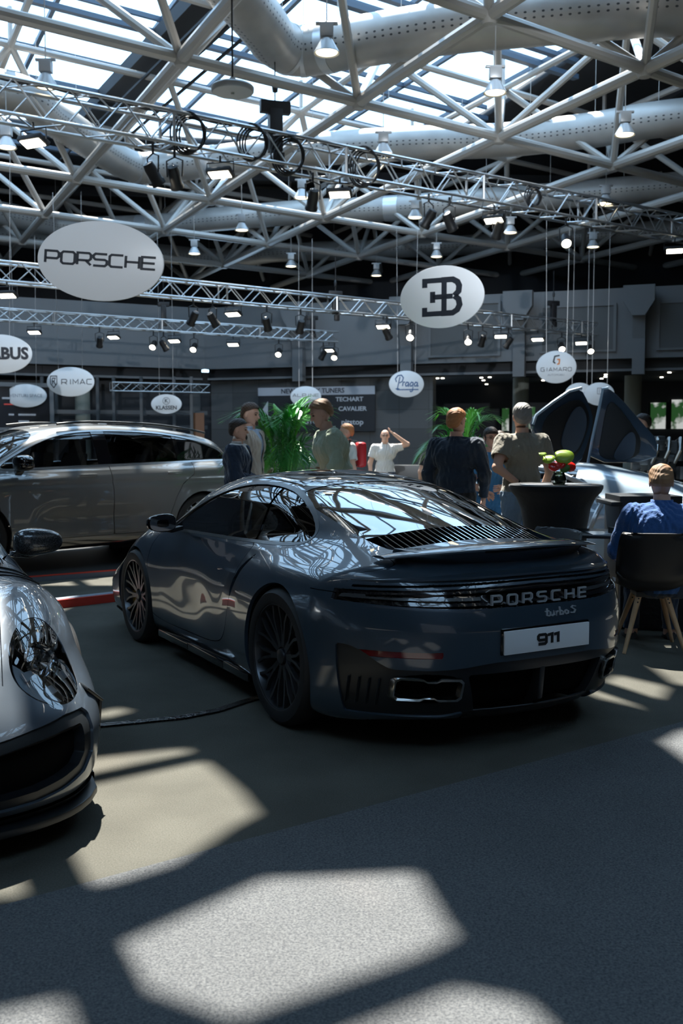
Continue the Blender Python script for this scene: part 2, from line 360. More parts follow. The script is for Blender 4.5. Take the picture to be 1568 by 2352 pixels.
def wheel(parent, x, y, r, w, side, rz=0., cal=True):
    s = side
    wh = empty('wheel', (x, y, r)); wh.parent = parent
    A = Matrix.Rotation(-PI/2*s, 3, 'X')        # local z -> outward
    R = r*.775
    hw = w/2
    pr = [(R*.97, -hw*.75), (R*1.0, -hw*.96), (R*1.05, -hw), (r*.93, -hw*.98), (r*.975, -hw*.86), (r, -hw*.70), (r, -hw*.45), (r-.006, -hw*.44), (r-.006, -hw*.40), (r, -hw*.39), (r, -.01), (r-.006, -.008), (r-.006, .008), (r, .01), (r, hw*.39), (r-.006, hw*.40), (r-.006, hw*.44), (r, hw*.45), (r, hw*.70), (r*.975, hw*.86), (r*.93, hw*.98), (R*1.05, hw), (R*1.0, hw*.96), (R*.97, hw*.75)]
    MB().lathe(pr, 72, A, closed=True).build('tyre', M['rubber'], wh, 30)
    rim = MB(); z0 = hw*.90
    rim.lathe([(R*1.015, z0), (R*1.005, z0+.006), (R*.975, z0+.004), (R*.955, z0-.012), (R*.93, z0-.05), (R*.90, z0-.12), (R*.90, -hw*.8), (R*.97, -hw*.9), (R*.985, -hw*.85), (R*.97, z0-.1), (R*1.0, z0-.02)], 72, A, closed=True)
    S = MB(); zc = z0-.035
    n = 10
    for k in range(n):
        a = 2*PI*k/n + .1
        c = lambda rr, da, z: (rr*math.cos(a+da), rr*math.sin(a+da), z)
        for sg in (-1, 1):
            P = [c(.052, sg*.10, zc-.004), c(R*.45, sg*.075, zc+.002), c(R*.72, sg*.115, zc+.012), c(R*.955, sg*.19, zc+.018)]
            ww = [.020, .015, .014, .017]
            for i in range(3): S.beam(P[i], P[i+1], (ww[i]+ww[i+1])/2, .022)
    S.lathe([(.085, zc-.03), (.085, zc-.004), (.070, zc+.004), (.05, zc+.006), (.046, zc-.006), (.042, zc-.006), (.040, zc+.016), (.032, zc+.020), (.0, zc+.018)], 32)
    S.v = [v @ np.array(A).T for v in S.v]
    rim.v += S.v; rim.f += [tuple(i+rim.n for i in f) for f in S.f]; rim.n += S.n
    rim.build('rim', M['rim'], wh, 40, bevel=0)
    d = MB(); d.lathe([(.06, .0), (R*.78, .0), (R*.78, .03), (.06, .03)], 48, closed=True); d.lathe([(0, .03), (.10, .03), (.10, .045), (0, .045)], 24)
    d.v = [(v-np.array((0, 0, .0))) @ np.array(A).T for v in d.v]; d.build('brake_disc', M['disc'], wh, 40)
    if cal:
        c = MB(); t0 = 2.62 if x < 1 else .4
        a0 = np.linspace(t0-.42, t0+.42, 10)
        for i in range(9):
            p = [(rr*math.cos(a), rr*math.sin(a)*s*1.0) for a in (a0[i], a0[i+1]) for rr in (R*.56, R*.86)]
        V = []; 
        for a in a0:
            for rr, z in ((R*.55, -.03), (R*.87, -.03), (R*.87, .062), (R*.55, .062)): V.append((rr*math.cos(a), rr*math.sin(a), z))
        F = [(i*4+j, i*4+(j+1) % 4, (i+1)*4+(j+1) % 4, (i+1)*4+j) for i in range(9) for j in range(4)]+[(3, 2, 1, 0), (36, 37, 38, 39)]
        c.add(V, F); c.v = [v @ np.array(A).T for v in c.v]; c.build('brake_caliper', M['caliper'], wh, 40, bevel=.006)
    wh.rotation_euler = (0, 0, rz)
    return wh

def gap(S, sd, w, cond):
    A = cut(*S, cond); B = cut(*S, lambda x, y, z: -cond(x, y, z))
    P = [B, cut(*A, lambda x, y, z: sd(x, y, z)+w, 1e-4), cut(*A, lambda x, y, z: w-sd(x, y, z), 1e-4)]
    n = np.cumsum([0]+[len(p[0]) for p in P]); return np.concatenate([p[0] for p in P]), np.concatenate([p[1]+k for p, k in zip(P, n)])
def sides(name, S, *a):
    for s in (1, -1): shell(name, *cut(*S, lambda x, y, z: -s*y), *a)
def seat_mesh(parent, x, y, m, z=.35, s=1.):
    b = MB()
    prof = [(.0, .0), (.02, .12), (-.06, .45), (-.13, .62), (-.17, .60), (-.14, .40), (-.08, .05), (-.05, -.08), (.42, -.10), (.50, -.02), (.46, .05)]
    b.prism([(x+p[0]*s, z+p[1]*s) for p in prof], y-.23*s, y+.23*s)
    b.box((x-.17*s, y, z+.68*s), (.09*s, .24*s, .17*s))
    return b.build('seat', m, parent, 40, bevel=.025)

CACHE = {}
def body911():
    if 'b' not in CACHE:
        V, Q = surface(F911, (-1.12, 0, .06), (3.6, 1.0, 1.36), .018); CACHE['b'] = refine(V, tri(Q), lambda x, y, z: np.maximum.reduce([x+.42, z-.875, .70-z]), F911, 2)
    return CACHE['b']
def strokes(b, paths, w, d, fn, n=6):
    """ribbon letters: polylines in (u,v) mapped by fn(u,v,depth)"""
    for P in paths:
        P = [np.array(p, float) for p in P]
        L = []; R = []
        for i, p in enumerate(P):
            t0 = (p-P[i-1]) if i else (P[1]-p); t1 = (P[i+1]-p) if i < len(P)-1 else t0
            t0 = t0/(np.linalg.norm(t0)+1e-9); t1 = t1/(np.linalg.norm(t1)+1e-9)
            nn = np.array((-(t0+t1)[1], (t0+t1)[0])); nn /= np.linalg.norm(nn)+1e-9; k = w/2/max(.5, abs(nn @ np.array((-t1[1], t1[0]))))
            if i == 0: p = p-t1*0
            L.append(p+nn*k); R.append(p-nn*k)
        V = []
        for l, r in zip(L, R): V += [fn(*l, 0), fn(*r, 0), fn(*r, d), fn(*l, d)]
        m = len(P); F = [(i*4+j, i*4+(j+1) % 4, (i+1)*4+(j+1) % 4, (i+1)*4+j) for i in range(m-1) for j in range(4)]+[(3, 2, 1, 0), (m*4-4, m*4-3, m*4-2, m*4-1)]
        b.add(V, F)
def wide_letters(word, lw=1.0, h=1.0, gap=.32):
    r = .14
    D = {
     'P': [[(0, 0), (0, 1), (1-r, 1), (1, 1-r), (1, .38+r), (1-r, .38), (0, .38)]],
     'O': [[(.5, 0), (1-r, 0), (1, r), (1, 1-r), (1-r, 1), (r, 1), (0, 1-r), (0, r), (r, 0), (.52, 0)]],
     'R': [[(0, 0), (0, 1), (1-r, 1), (1, 1-r), (1, .38+r), (1-r, .38), (0, .38)], [(.62, .38), (1.02, 0)]],
     'S': [[(0, 0), (1-r, 0), (1, r), (1, .5-r/2), (1-r, .52), (r, .52), (0, .52+r), (0, 1-r), (r, 1), (1, 1)]],
     'C': [[(1, 0), (r, 0), (0, r), (0, 1-r), (r, 1), (1, 1)]],
     'H': [[(0, 0), (0, 1)], [(1, 0), (1, 1)], [(0, .5), (1, .5)]],
     'E': [[(1, 0), (0, 0), (0, 1), (1, 1)], [(0, .5), (.95, .5)]],
     'A': [[(0, 0), (.5, 1), (1, 0)], [(.22, .3), (.78, .3)]], 'I': [[(.4, 0), (.4, 1)]], 'M': [[(0, 0), (0, 1), (.5, .3), (1, 1), (1, 0)]],
     'G': [[(1, 1), (r, 1), (0, 1-r), (0, r), (r, 0), (1, 0), (1, .5), (.55, .5)]], 'T': [[(0, 1), (1, 1)], [(.5, 1), (.5, 0)]],
     'L': [[(0, 1), (0, 0), (1, 0)]], 'N': [[(0, 0), (0, 1), (1, 0), (1, 1)]], 'V': [[(0, 1), (.5, 0), (1, 1)]], 'U': [[(0, 1), (0, r), (r, 0), (1-r, 0), (1, r), (1, 1)]],
     '9': [[(.05, 0), (1-r, 0), (1, r), (1, 1-r), (1-r, 1), (r, 1), (0, 1-r), (0, .42+r), (r, .42), (1, .42)]], '1': [[(-.02, .9), (.5, .98), (.5, 0)]]}
    out = []; x = 0
    for c in word:
        if c in D:
            k = .55 if c in 'I1' else 1
            out.append([[(x+p[0]*lw, p[1]*h) for p in q] for q in D[c]]); x += lw*k+gap*lw
        else: x += lw*.7
    return out, x-gap*lw

def car911(name, label, loc, yaw, paint, variant='turbo'):
    root = empty(name, loc, yaw, label, 'sports car')
    V, T = body911()
    S = V, T
    ay = lambda y: np.abs(y)
    def arch(x, y, z): return np.minimum(np.maximum.reduce([r-np.hypot(x-cx, z-cz) for cx, cz, r in ARCH]), ay(y)-.50)
    Vb, Tb = cut(*S, arch)
    take = lambda VT, g: (cut(*VT, g), cut(*VT, lambda x, y, z: -g(x, y, z)))
    # side glass
    for off, nm in ((.016, 'trim'),):
        (G0, Bd) = take((Vb, Tb), lambda x, y, z: np.maximum(sd_dlo(x, z)-.016, .40-ay(y)))
    (G1, TR) = take(G0, lambda x, y, z: sd_dlo(x, z)-.0)
    sides('window_trim', TR, F911, M['trim_grey'], root, .012, .002)
    for s in (1, -1):
        g, _ = take(G1, lambda x, y, z: -s*y)
        q, d = take(g, lambda x, y, z: x-.62-(z-.9)*.35+.012)
        d, _ = take(d, lambda x, y, z: -(x-.62-(z-.9)*.35-.012))
        shell('door_window', *d, F911, M['tint'], root, .004, -.006)
        shell('quarter_window', *q, F911, M['tint'], root, .004, -.006)
    # windscreen, roof panel, rear glass
    up = lambda z: z < .2
    (WS, Bd) = take(Bd, lambda x, y, z: np.maximum(sd_ws(x, y), .86-z))
    shell('windscreen', *WS, F911, M['tint'], root, .004, -.003)
    roofp = lambda x, y, z: np.maximum.reduce([ay(y)-(.475+.05*(x-.8)), x-1.585, .575-x, 1.1-z])
    (RP, Bd) = take(Bd, roofp)
    shell('roof_panel', *RP, F911, M['gloss_black'] if variant == 'turbo' else M['carbon'], root, .01, -.002)
    (RG, Bd) = take(Bd, lambda x, y, z: np.maximum(sd_rg(x, y), .90-z))
    glass, grl = take(RG, lambda x, y, z: -.29-x + .10*y*y)
    shell('rear_window', *glass, F911, M['darkglass'], root, .006, -.003)
    fr = cut(*grl, lambda x, y, z: .0-sd_rg(x, y)-.018)
    shell('grille_base', *grl, F911, M['dark_cavity'], root, 0, -.03)
    n = 27
    for k in range(n):
        yy = -.47 + .94*k/(n-1); b = MB()
        P = []
        for xx in np.linspace(-.485+.10*yy*yy, -.30+.10*yy*yy, 6):
            xw = xx-.16*yy*yy; P.append((xx, yy, ROOF(xw)-.055*(yy/.6)**2+.002))
        P = np.array(P); b.add(np.concatenate([P+(0, -.004, 0), P+(0, .004, 0), P+(0, .012, -.03), P+(0, .004, -.03)]), [(i+a*6, i+1+a*6, i+1+((a+1) % 4)*6, i+((a+1) % 4)*6) for i in range(5) for a in range(4)])
        b.build('grille_slat', M['gloss_black'], root, 30)
    # rear end
    zt = lambda y: .806-.020*(ay(y)/.85)**2
    zb = lambda y: .712+.022*(ay(y)/.85)**3
    lb = lambda x, y, z: np.maximum.reduce([z-zt(y), zb(y)-z, x+.50, (ay(y)-.885+ (z-.76)*.6)])
    (LB, Bd) = take(Bd, lb)
    if variant == 'turbo':
        shell('light_bar', *LB, F911, M['gloss_black'], root, .0, -.022)
        c_ = lambda y: -.018*(ay(y)/.85)**2
        (LT, _) = take(LB, lambda x, y, z: np.maximum.reduce([z-.797-c_(y), .786+c_(y)-z, ay(y)-.84])); sides('light_lens', LT, F911, M['smoke'], root, .018, -.004)
        (LT, _) = take(LB, lambda x, y, z: np.maximum.reduce([z-.768-c_(y)*.4, .752-z, ay(y)-.80, .33-ay(y)])); sides('light_lens', LT, F911, M['lens_grey'], root, .018, -.008)
        (LT, _) = take(LB, lambda x, y, z: np.maximum.reduce([z-.784-c_(y)*.6, .752-z, ay(y)-.855+(z-.75)*.8, .775-ay(y)])); sides('light_lens', LT, F911, M['lens_grey'], root, .018, -.004)
        (LT, _) = take(LB, lambda x, y, z: np.maximum.reduce([z-.7385, .728-z, ay(y)-.80])); shell('light_strip', *LT, F911, M['smoke'], root, .012, -.003)
        gapb = lambda x, y, z: np.maximum.reduce([np.abs(z-.8225+.02*(ay(y)/.85)**2)-.0055, x+.58, ay(y)-.85])
        (GP, Bd) = take(Bd, gapb); shell('deck_gap', *GP, F911, M['dark_cavity'], root, 0, -.02)
    else: shell('light_bar', *LB, F911, paint, root, 0, 0)
    # lower black rear
    zl = lambda y: .462 - .03*ss(.25, .6, ay(y)) + .10*ss(.70, .86, ay(y))
    blk = lambda x, y, z: np.maximum.reduce([z-zl(y), (.215-.02*ss(.4, .5, ay(y)))*(ay(y) > .40)-z, x+.55-.0*z, ay(y)-.90])
    (BK, Bd) = take(Bd, blk)
    ctr = lambda x, y, z: np.maximum(ay(y)-.42+.35*(.42-z), z-.405)
    (CT, BK) = take(BK, ctr)
    exh = poly_sd(smooth_poly([(.435, .275), (.435, .40), (.705, .40), (.705, .275)], 2))
    (EX, BK) = take(BK, lambda x, y, z: exh(ay(y), z)-.01)
    shell('rear_diffuser', *BK, F911, M['satin_black'], root, .04, -.012)
    shell('diffuser_tunnel', *CT, F911, M['matte_black'], root, .02, -.10)
    sides('exhaust_recess', EX, F911, M['dark_cavity'], root, .0, -.10)
    fog = lambda x, y, z: np.maximum.reduce([np.abs(z-.503+.015*(ay(y)-.55))-.015, .53-ay(y), ay(y)-.87, x+.5])
    (FG, Bd) = take(Bd, fog)
    if variant == 'turbo': sides('rear_reflector', FG, F911, M['red_glass'], root, .006, -.006)
    # panel gaps
    if variant == 'turbo':
        slit = poly_sd(smooth_poly([(.695, .60), (.64, .70), (.52, .82), (.45, .865), (.50, .80), (.60, .68), (.675, .575)], 2))
        (SL, Bd) = take(Bd, lambda x, y, z: np.maximum(slit(x, z), .5-ay(y)))
        sides('side_intake', SL, F911, M['dark_cavity'], root, 0, -.05)
    Bd = gap(Bd, lambda x, y, z: sd_door(x, z), .0025, lambda x, y, z: np.maximum.reduce([.5-ay(y), z-.925, x-2.4, .4-x]))
    Bd = gap(Bd, lambda x, y, z: ay(y)-(.60+.27*ss(.92, .82, z)), .0022, lambda x, y, z: np.maximum(x+.50, .822-z))
    Bd = gap(Bd, lambda x, y, z: z-.768, .002, lambda x, y, z: np.maximum.reduce([x+.34, -.52-x, .7-z, z-.82, .5-ay(y)]))
    # hood lines / headlight / intakes
    Bd = gap(Bd, lambda x, y, z: ay(y)-.60+.16*(x-2.45), .002, lambda x, y, z: np.maximum.reduce([2.45-x, x-3.3, .5-z]))
    hl = lambda x, y, z: np.maximum(sd_hl(x, ay(y)), .45-z)
    (HL, Bd) = take(Bd, hl)
    for s in (1, -1):
        h, _ = take(HL, lambda x, y, z: -s*y)
        e = empty('headlight', (0, 0, 0)); e.parent = root
        shell('headlight_cover', *h, F911, M['clear'], e, .0, -.002)
        shell('headlight_housing', *h, F911, M['smoke'] if variant == 'turbo' else M['lamp_inner'], e, .05, -.075)
        shell('headlight_reflector', *cut(*h, lambda x, y, z: 3.17-x+.25*(ay(y)-.55)), F911, M['sign_white'], e, .0, -.030)  # white patch added to paint the bright reflection low in the lamp
        shell('headlight_bezel', *cut(*h, lambda x, y, z: -sd_hl(x, ay(y))-.014), F911, M['gloss_black'], e, .035, -.006)
        def inw(x, y, dn):
            zz = np.linspace(1.0, .4, 500); f = F911(np.full(500, x), np.full(500, y), zz); p = np.array([[x, y, zz[int(np.argmax(f < 0))]]]); n = gradF(F911, p)[0]; n /= np.linalg.norm(n); q = p[0]-n*dn; return q*(1, s, 1), n*(1, s, 1)
        b = MB(); c0, ax = inw(3.08, .665, .016); RM = Vector((ax[0]+.5, ax[1], ax[2])).normalized().to_track_quat('Z', 'Y').to_matrix()
        b.lathe([(0, -.01), (.03, -.004), (.048, -.022), (.054, -.035), (.074, .002), (.084, .0), (.076, -.05)], 32, RM, c0)
        b.build('projector', M['chrome'], e, 40)
        for x_, y_ in ((2.93, .685), (3.05, .755), (3.20, .585), (3.21, .665)):
            c, n = inw(x_, y_, .016); bb = MB(); RM = Vector(n).to_track_quat('Z', 'Y').to_matrix(); bb.box(c, (.06, .038, .014), RM); bb.build('daylight_lamp', M['sign_white'], e, 40, bevel=.005)
    intk = poly_sd(smooth_poly([(.18, .21), (.22, .40), (.46, .445), (.76, .465), (.81, .42), (.80, .245), (.62, .195), (.36, .185)], 1))
    (IN, Bd) = take(Bd, lambda x, y, z: np.where(x > 2.9, intk(ay(y), z), 9.))
    (IR, IN) = take(IN, lambda x, y, z: -intk(ay(y), z)-.038)
    sides('intake_surround', IR, F911, M['satin_black'], root, .05, -.012)
    sides('intake_mesh', IN, F911, M['grille_mesh'], root, .0, -.06)
    cen = poly_sd([(-.16, .20), (-.14, .33), (.14, .33), (.16, .20)])
    (IN, Bd) = take(Bd, lambda x, y, z: np.where(x > 2.9, cen(y, z), 9.))
    shell('intake_mesh', *IN, F911, M['grille_mesh'], root, .0, -.05)
    (SP, Bd) = take(Bd, lambda x, y, z: np.where(x > 2.9, z-.165, 9.))
    shell('front_splitter', *SP, F911, M['satin_black'], root, 0, .012)
    shell('body_shell', *Bd, F911, paint, root, .022)
    # dark inner hull under the skin
    hull = cut(*cut(*S, lambda x, y, z: z-.86), lambda x, y, z: np.minimum(np.maximum.reduce([r+.02-np.hypot(x-cx, z-cz) for cx, cz, r in ARCH]), ay(y)-.5))
    shell('inner_body', *hull, F911, M['dark_cavity'], root, 0, -.055)
    for cx, cz, r in ARCH:
        for s in (1, -1):
            b = MB(); a = np.linspace(-.35, PI+.35, 30); P = [(cx+(r+.005)*math.cos(t), cz+(r+.005)*math.sin(t)) for t in a]
            b.grid(lambda u, w: (cx+(r+.004)*math.cos(u), s*w, cz+(r+.004)*math.sin(u)), a, [.50, .87 if cx > 1 else .905])
            n = len(P); b.add([(p[0], s*.50, p[1]) for p in P], [tuple(range(n))]); b.build('wheel_arch_liner', M['matte_black'], root, 40, recalc=False)
    b = MB(); b.box((1.25, 0, .16), (3.6, 1.5, .05)); b.build('floor_pan', M['matte_black'], root)
    for s in (1, -1):
        P = [(.42, .875), (.8, .868), (1.4, .862), (1.95, .872)]; b = MB()
        for i in range(3): b.beam((P[i][0], s*P[i][1], .155), (P[i+1][0], s*P[i+1][1], .155), .05, .05)
        b.build('side_skirt', M['gloss_black'], root, bevel=.008)
    # interior
    for y in (.36, -.36): seat_mesh(root, 1.0, y, M['leather'], .36)
    b = MB(); b.box((1.85, 0, .80), (.35, 1.25, .14)); b.box((.45, 0, .80), (.5, 1.2, .12)); b.build('dashboard', M['leather'], root, bevel=.03)
    b = MB(); a = np.linspace(0, 2*PI, 25); b.tube([(1.52+.05*math.cos(t), .36+.17*math.sin(t), .86+.17*math.cos(t)) for t in a], .015, 8); b.tube([(1.55, .19, .86), (1.55, .53, .86)], .014, 6); b.build('steering_wheel', M['leather'], root)
    # wheels
    for s in (1, -1):
        wheel(root, 0, s*.785, .361, .30, s); wheel(root, 2.45, s*.785, .343, .25, s, -.0)
    # mirrors
    for s in (1, -1):
        e = empty('side_mirror', (0, 0, 0)); e.parent = root
        if variant == 'turbo': cxm, rr, mm = (1.62, .975, .945), (.07, .100, .060), M['gloss_black']
        else: cxm, rr, mm = (1.74, .93, .960), (.085, .125, .070), M['carbon']
        b = MB()
        def fn(u, w):
            p = np.array([math.sin(w)*math.cos(u), math.cos(w), math.sin(w)*math.sin(u)]); p = np.sign(p)*np.abs(p)**.75
            x_ = p[0]*rr[0]; x_ = x_ if x_ > 0 else x_*.45
            return (cxm[0]+x_-.10*max(0, p[1])*0, s*(cxm[1]+p[1]*rr[1]), cxm[2]+p[2]*rr[2]*(1-.15*p[1]))
        b.grid(fn, np.linspace(0, 2*PI, 33), np.linspace(.02, PI-.02, 20)); b.build('mirror_housing', mm, e, 60)
        b = MB(); V2 = [(cxm[0]-rr[0]*.43, s*(cxm[1]+.88*rr[1]*np.sign(math.cos(t))*abs(math.cos(t))**.7), cxm[2]+.84*rr[2]*np.sign(math.sin(t))*abs(math.sin(t))**.7) for t in np.linspace(0, 2*PI, 28, endpoint=False)]
        b.add(V2, [tuple(range(28))]); b.add([(v[0]+.01, v[1], v[2]) for v in V2], [tuple(range(28))]); b.build('mirror_glass', M['chrome'], e, 30)
        b = MB(); b.beam((1.72, s*.80, .90), (1.69, s*.90, .885), .05, .03); b.beam((1.70, s*.88, .885), (1.68, s*.95, .90), .05, .028); b.build('mirror_arm', M['satin_black'] if variant == 'turbo' else mm, e, bevel=.008)
    for s in (1, -1):
        b = MB(); b.box((.87, s*(.845), .715), (.20, .022, .028)); b.build('door_handle', paint, root, bevel=.009)
    return root
# ---------------------------------------------------------------- the hall
_c, _s = math.cos(.0738), math.sin(.0738)
def onz(u, v, z):
    x = (u-784)/2287; up = -(v-1176)/2287; r = (x, _c+up*_s, -_s+up*_c); t = (z-1.5)/r[2]; return np.array((r[0]*t, r[1]*t, z))
def ony(u, v, y):
    x = (u-784)/2287; up = -(v-1176)/2287; r = (x, _c+up*_s, -_s+up*_c); t = y/r[1]; return np.array((r[0]*t, y, 1.5+r[2]*t))
S_ = 'structure'
def carpet_mat(name, c0, c1, scale, bumpd, big=.15):
    m = bpy.data.materials.new(name); m.use_nodes = True; nt = m.node_tree; b = nt.nodes['Principled BSDF']
    tc = nt.nodes.new('ShaderNodeTexCoord'); n = nt.nodes.new('ShaderNodeTexNoise'); n.inputs['Scale'].default_value = scale; n.inputs['Detail'].default_value = 4; n.inputs['Roughness'].default_value = .75
    n2 = nt.nodes.new('ShaderNodeTexNoise'); n2.inputs['Scale'].default_value = 2.2; n2.inputs['Detail'].default_value = 5
    cr = nt.nodes.new('ShaderNodeValToRGB'); cr.color_ramp.elements[0].position = .36; cr.color_ramp.elements[1].position = .64
    cr.color_ramp.elements[0].color = (*c0, 1); cr.color_ramp.elements[1].color = (*c1, 1)
    mr = nt.nodes.new('ShaderNodeMapRange'); mr.inputs[1].default_value = .3; mr.inputs[2].default_value = .7; mr.inputs[3].default_value = 1-big; mr.inputs[4].default_value = 1+big
    v = nt.nodes.new('ShaderNodeVectorMath'); v.operation = 'SCALE'
    bp = nt.nodes.new('ShaderNodeBump'); bp.inputs['Distance'].default_value = bumpd; bp.inputs['Strength'].default_value = .8
    L = nt.links.new
    L(tc.outputs['Object'], n.inputs['Vector']); L(tc.outputs['Object'], n2.inputs['Vector']); L(n.outputs[0], cr.inputs[0]); L(n2.outputs[0], mr.inputs[0])
    L(cr.outputs[0], v.inputs[0]); L(mr.outputs[0], v.inputs['Scale']); L(v.outputs[0], b.inputs['Base Color']); L(n.outputs[0], bp.inputs['Height']); L(bp.outputs[0], b.inputs['Normal'])
    b.inputs['Roughness'].default_value = .95; b.inputs['Specular IOR Level'].default_value = .15
    return m
M['floor'] = carpet_mat('dark_olive_carpet', (.066, .064, .054), (.106, .102, .086), 160, .002, .15)
M['carpet'] = carpet_mat('grey_felt_carpet', (.055, .058, .064), (.148, .152, .154), 120, .004, .06)
M['tube'] = mat('white_painted_steel', (.41, .39, .365), .35, .1)
M['duct'] = mat('galvanised_duct', (.42, .43, .44), .42, .25, noise=(1.2, .10, 4))
M['ductring'] = mat('duct_collar', (.55, .56, .57), .3, .5)
M['roofdark'] = mat('dark_roof_deck', (.012, .014, .018), .8)
M['mullion'] = mat('blue_grey_mullion', (.05, .075, .11), .5)
M['alu'] = mat('aluminium_truss', (.55, .56, .57), .3, .85)
M['fixture'] = mat('black_stage_light', (.010, .010, .012), .45)
M['lampwhite'] = mat('white_lamp_housing', (.45, .46, .47), .35, .2)
M['warm'] = mat('warm_lamp_lens', (.9, .85, .7), .4, emit=(1, .86, .58), es=5.)
M['cool'] = mat('flood_lamp_lens', (.9, .9, .85), .4, emit=(1, .93, .75), es=12.)
M['wallwhite'] = mat('grey_white_wall', (.135, .14, .145), .8)
M['wallpanel'] = mat('grey_wall_blind', (.085, .088, .09), .8)
M['walldark'] = mat('black_fascia', (.008, .01, .014), .6)
M["sign"] = mat("white_sign_board", (.74, .76, .78), .4)
M['signink'] = mat('sign_lettering', (.015, .02, .03), .5)
M['column'] = mat('concrete_column', (.20, .21, .18), .8)
M['red'] = mat('red_tape', (.70, .06, .04), .6); M['whitetape'] = mat('grey_tape', (.16, .19, .24), .6)
def granite():
    m = mat('granite_tiles', (.06, .06, .06), .5); nt = m.node_tree; b = nt.nodes['Principled BSDF']
    tc = nt.nodes.new('ShaderNodeTexCoord'); br = nt.nodes.new('ShaderNodeTexBrick'); br.offset = 0; br.inputs['Scale'].default_value = 1.; br.inputs['Brick Width'].default_value = .9; br.inputs['Row Height'].default_value = .6; br.inputs['Mortar Size'].default_value = .006
    br.inputs[1].default_value = (.050, .053, .055, 1); br.inputs[2].default_value = (.075, .078, .08, 1); br.inputs[3].default_value = (.02, .02, .02, 1)
    mp = nt.nodes.new('ShaderNodeMapping'); mp.inputs['Rotation'].default_value = (PI/2, 0, 0)
    nt.links.new(tc.outputs['Object'], mp.inputs[0]); nt.links.new(mp.outputs[0], br.inputs['Vector']); nt.links.new(br.outputs[0], b.inputs['Base Color']); return m
M['granite'] = granite()

# floor, carpet laid in front of it, tape lines
b = MB(); b.box((0, 14, -.05), (60, 64, .1)); tag(b.build('floor', M['floor']), kind=S_)
A_ = onz(0, 2085, 0); B_ = onz(1568, 1660, 0); dr = (B_-A_)/np.linalg.norm(B_-A_); nr = np.array((dr[1], -dr[0], 0))
P0 = A_-dr*9; P1 = B_+dr*11
b = MB(); b.add([P0+(0, 0, .001), P1+(0, 0, .001), P1+nr*9+(0, 0, .001), P0+nr*9+(0, 0, .001), P0+(0, 0, .007), P1+(0, 0, .007), P1+nr*9+(0, 0, .007), P0+nr*9+(0, 0, .007)], [(3, 2, 1, 0), (4, 5, 6, 7), (0, 1, 5, 4), (1, 2, 6, 5), (2, 3, 7, 6), (3, 0, 4, 7)])
tag(b.build('carpet', M['carpet'], smooth=0), 'grey speckled felt exhibition carpet in the foreground', 'carpet')
# stand platform under the taupe car, with red edging
pa = onz(60, 1338, 0); pb = onz(246, 1323, 0); d = (pb-pa)/np.linalg.norm(pb-pa); n_ = np.array((-d[1], d[0], 0))
def slab(a, b_, w, z0, z1):
    nn = n_*w; return [a+(0, 0, z0), b_+(0, 0, z0), b_+nn+(0, 0, z0), a+nn+(0, 0, z0), a+(0, 0, z1), b_+(0, 0, z1), b_+nn+(0, 0, z1), a+nn+(0, 0, z1)]
BF = [(3, 2, 1, 0), (4, 5, 6, 7), (0, 1, 5, 4), (1, 2, 6, 5), (2, 3, 7, 6), (3, 0, 4, 7)]
pl_ = empty('display_platform', tuple((pa+pb)/2), 0, 'low black display platform with red edge under the taupe car', 'platform')
def plb(nm, V, m): o = MB().add([np.array(v)-(pa+pb)/2 for v in V], BF).build(nm, m, pl_, 0); return o
plb('platform_deck', slab(pa-d*4, pb+d*1.5, 5.5, 0, .07), M['matte_black'])
plb('platform_edge', [v-n_*.012 for v in slab(pa-d*1.2, pb+d*1.5, .01, .052, .066)], M['red'])
plb('platform_kerb', [v-n_*.010 for v in slab(pa-d*4, pb+d*1.5, .008, .0, .05)], M['whitetape'])
ta = onz(150, 1396, 0); tb = onz(250, 1384, 0); t2 = (tb-ta)/np.linalg.norm(tb-ta)
kb = empty('floor_kerb', tuple(ta), 0, 'low raised floor edge with a red face ending at the nose of the dark coupe', 'kerb')
nn = np.array((-t2[1], t2[0], 0)); k0 = ta-t2*.6-ta; k1 = tb+t2*.9-ta
for nm, o0, w_, z0, z1, m in (('red_face', 0, .02, 0, .075, M['red']), ('grey_top', .02, .10, 0, .078, M['whitetape'])):
    V = [k0+nn*o0, k1+nn*o0, k1+nn*(o0+w_), k0+nn*(o0+w_)]; MB().add([v+(0, 0, z0) for v in V]+[v+(0, 0, z1) for v in V], BF).build(nm, m, kb, 0)
b = MB(); P = [onz(*p, .006) for p in [(200, 1669), (300, 1660), (420, 1648), (500, 1632), (560, 1612), (640, 1590)]]
for i in range(5): b.beam(P[i], P[i+1], .055, .010)
tag(b.build('cable_cover', mat('black_foil_tape', (.006, .006, .007), .22, bump=(40, .01)), smooth=0), 'shiny black cable tape crossing the dark floor beside the rear wheel', 'tape')

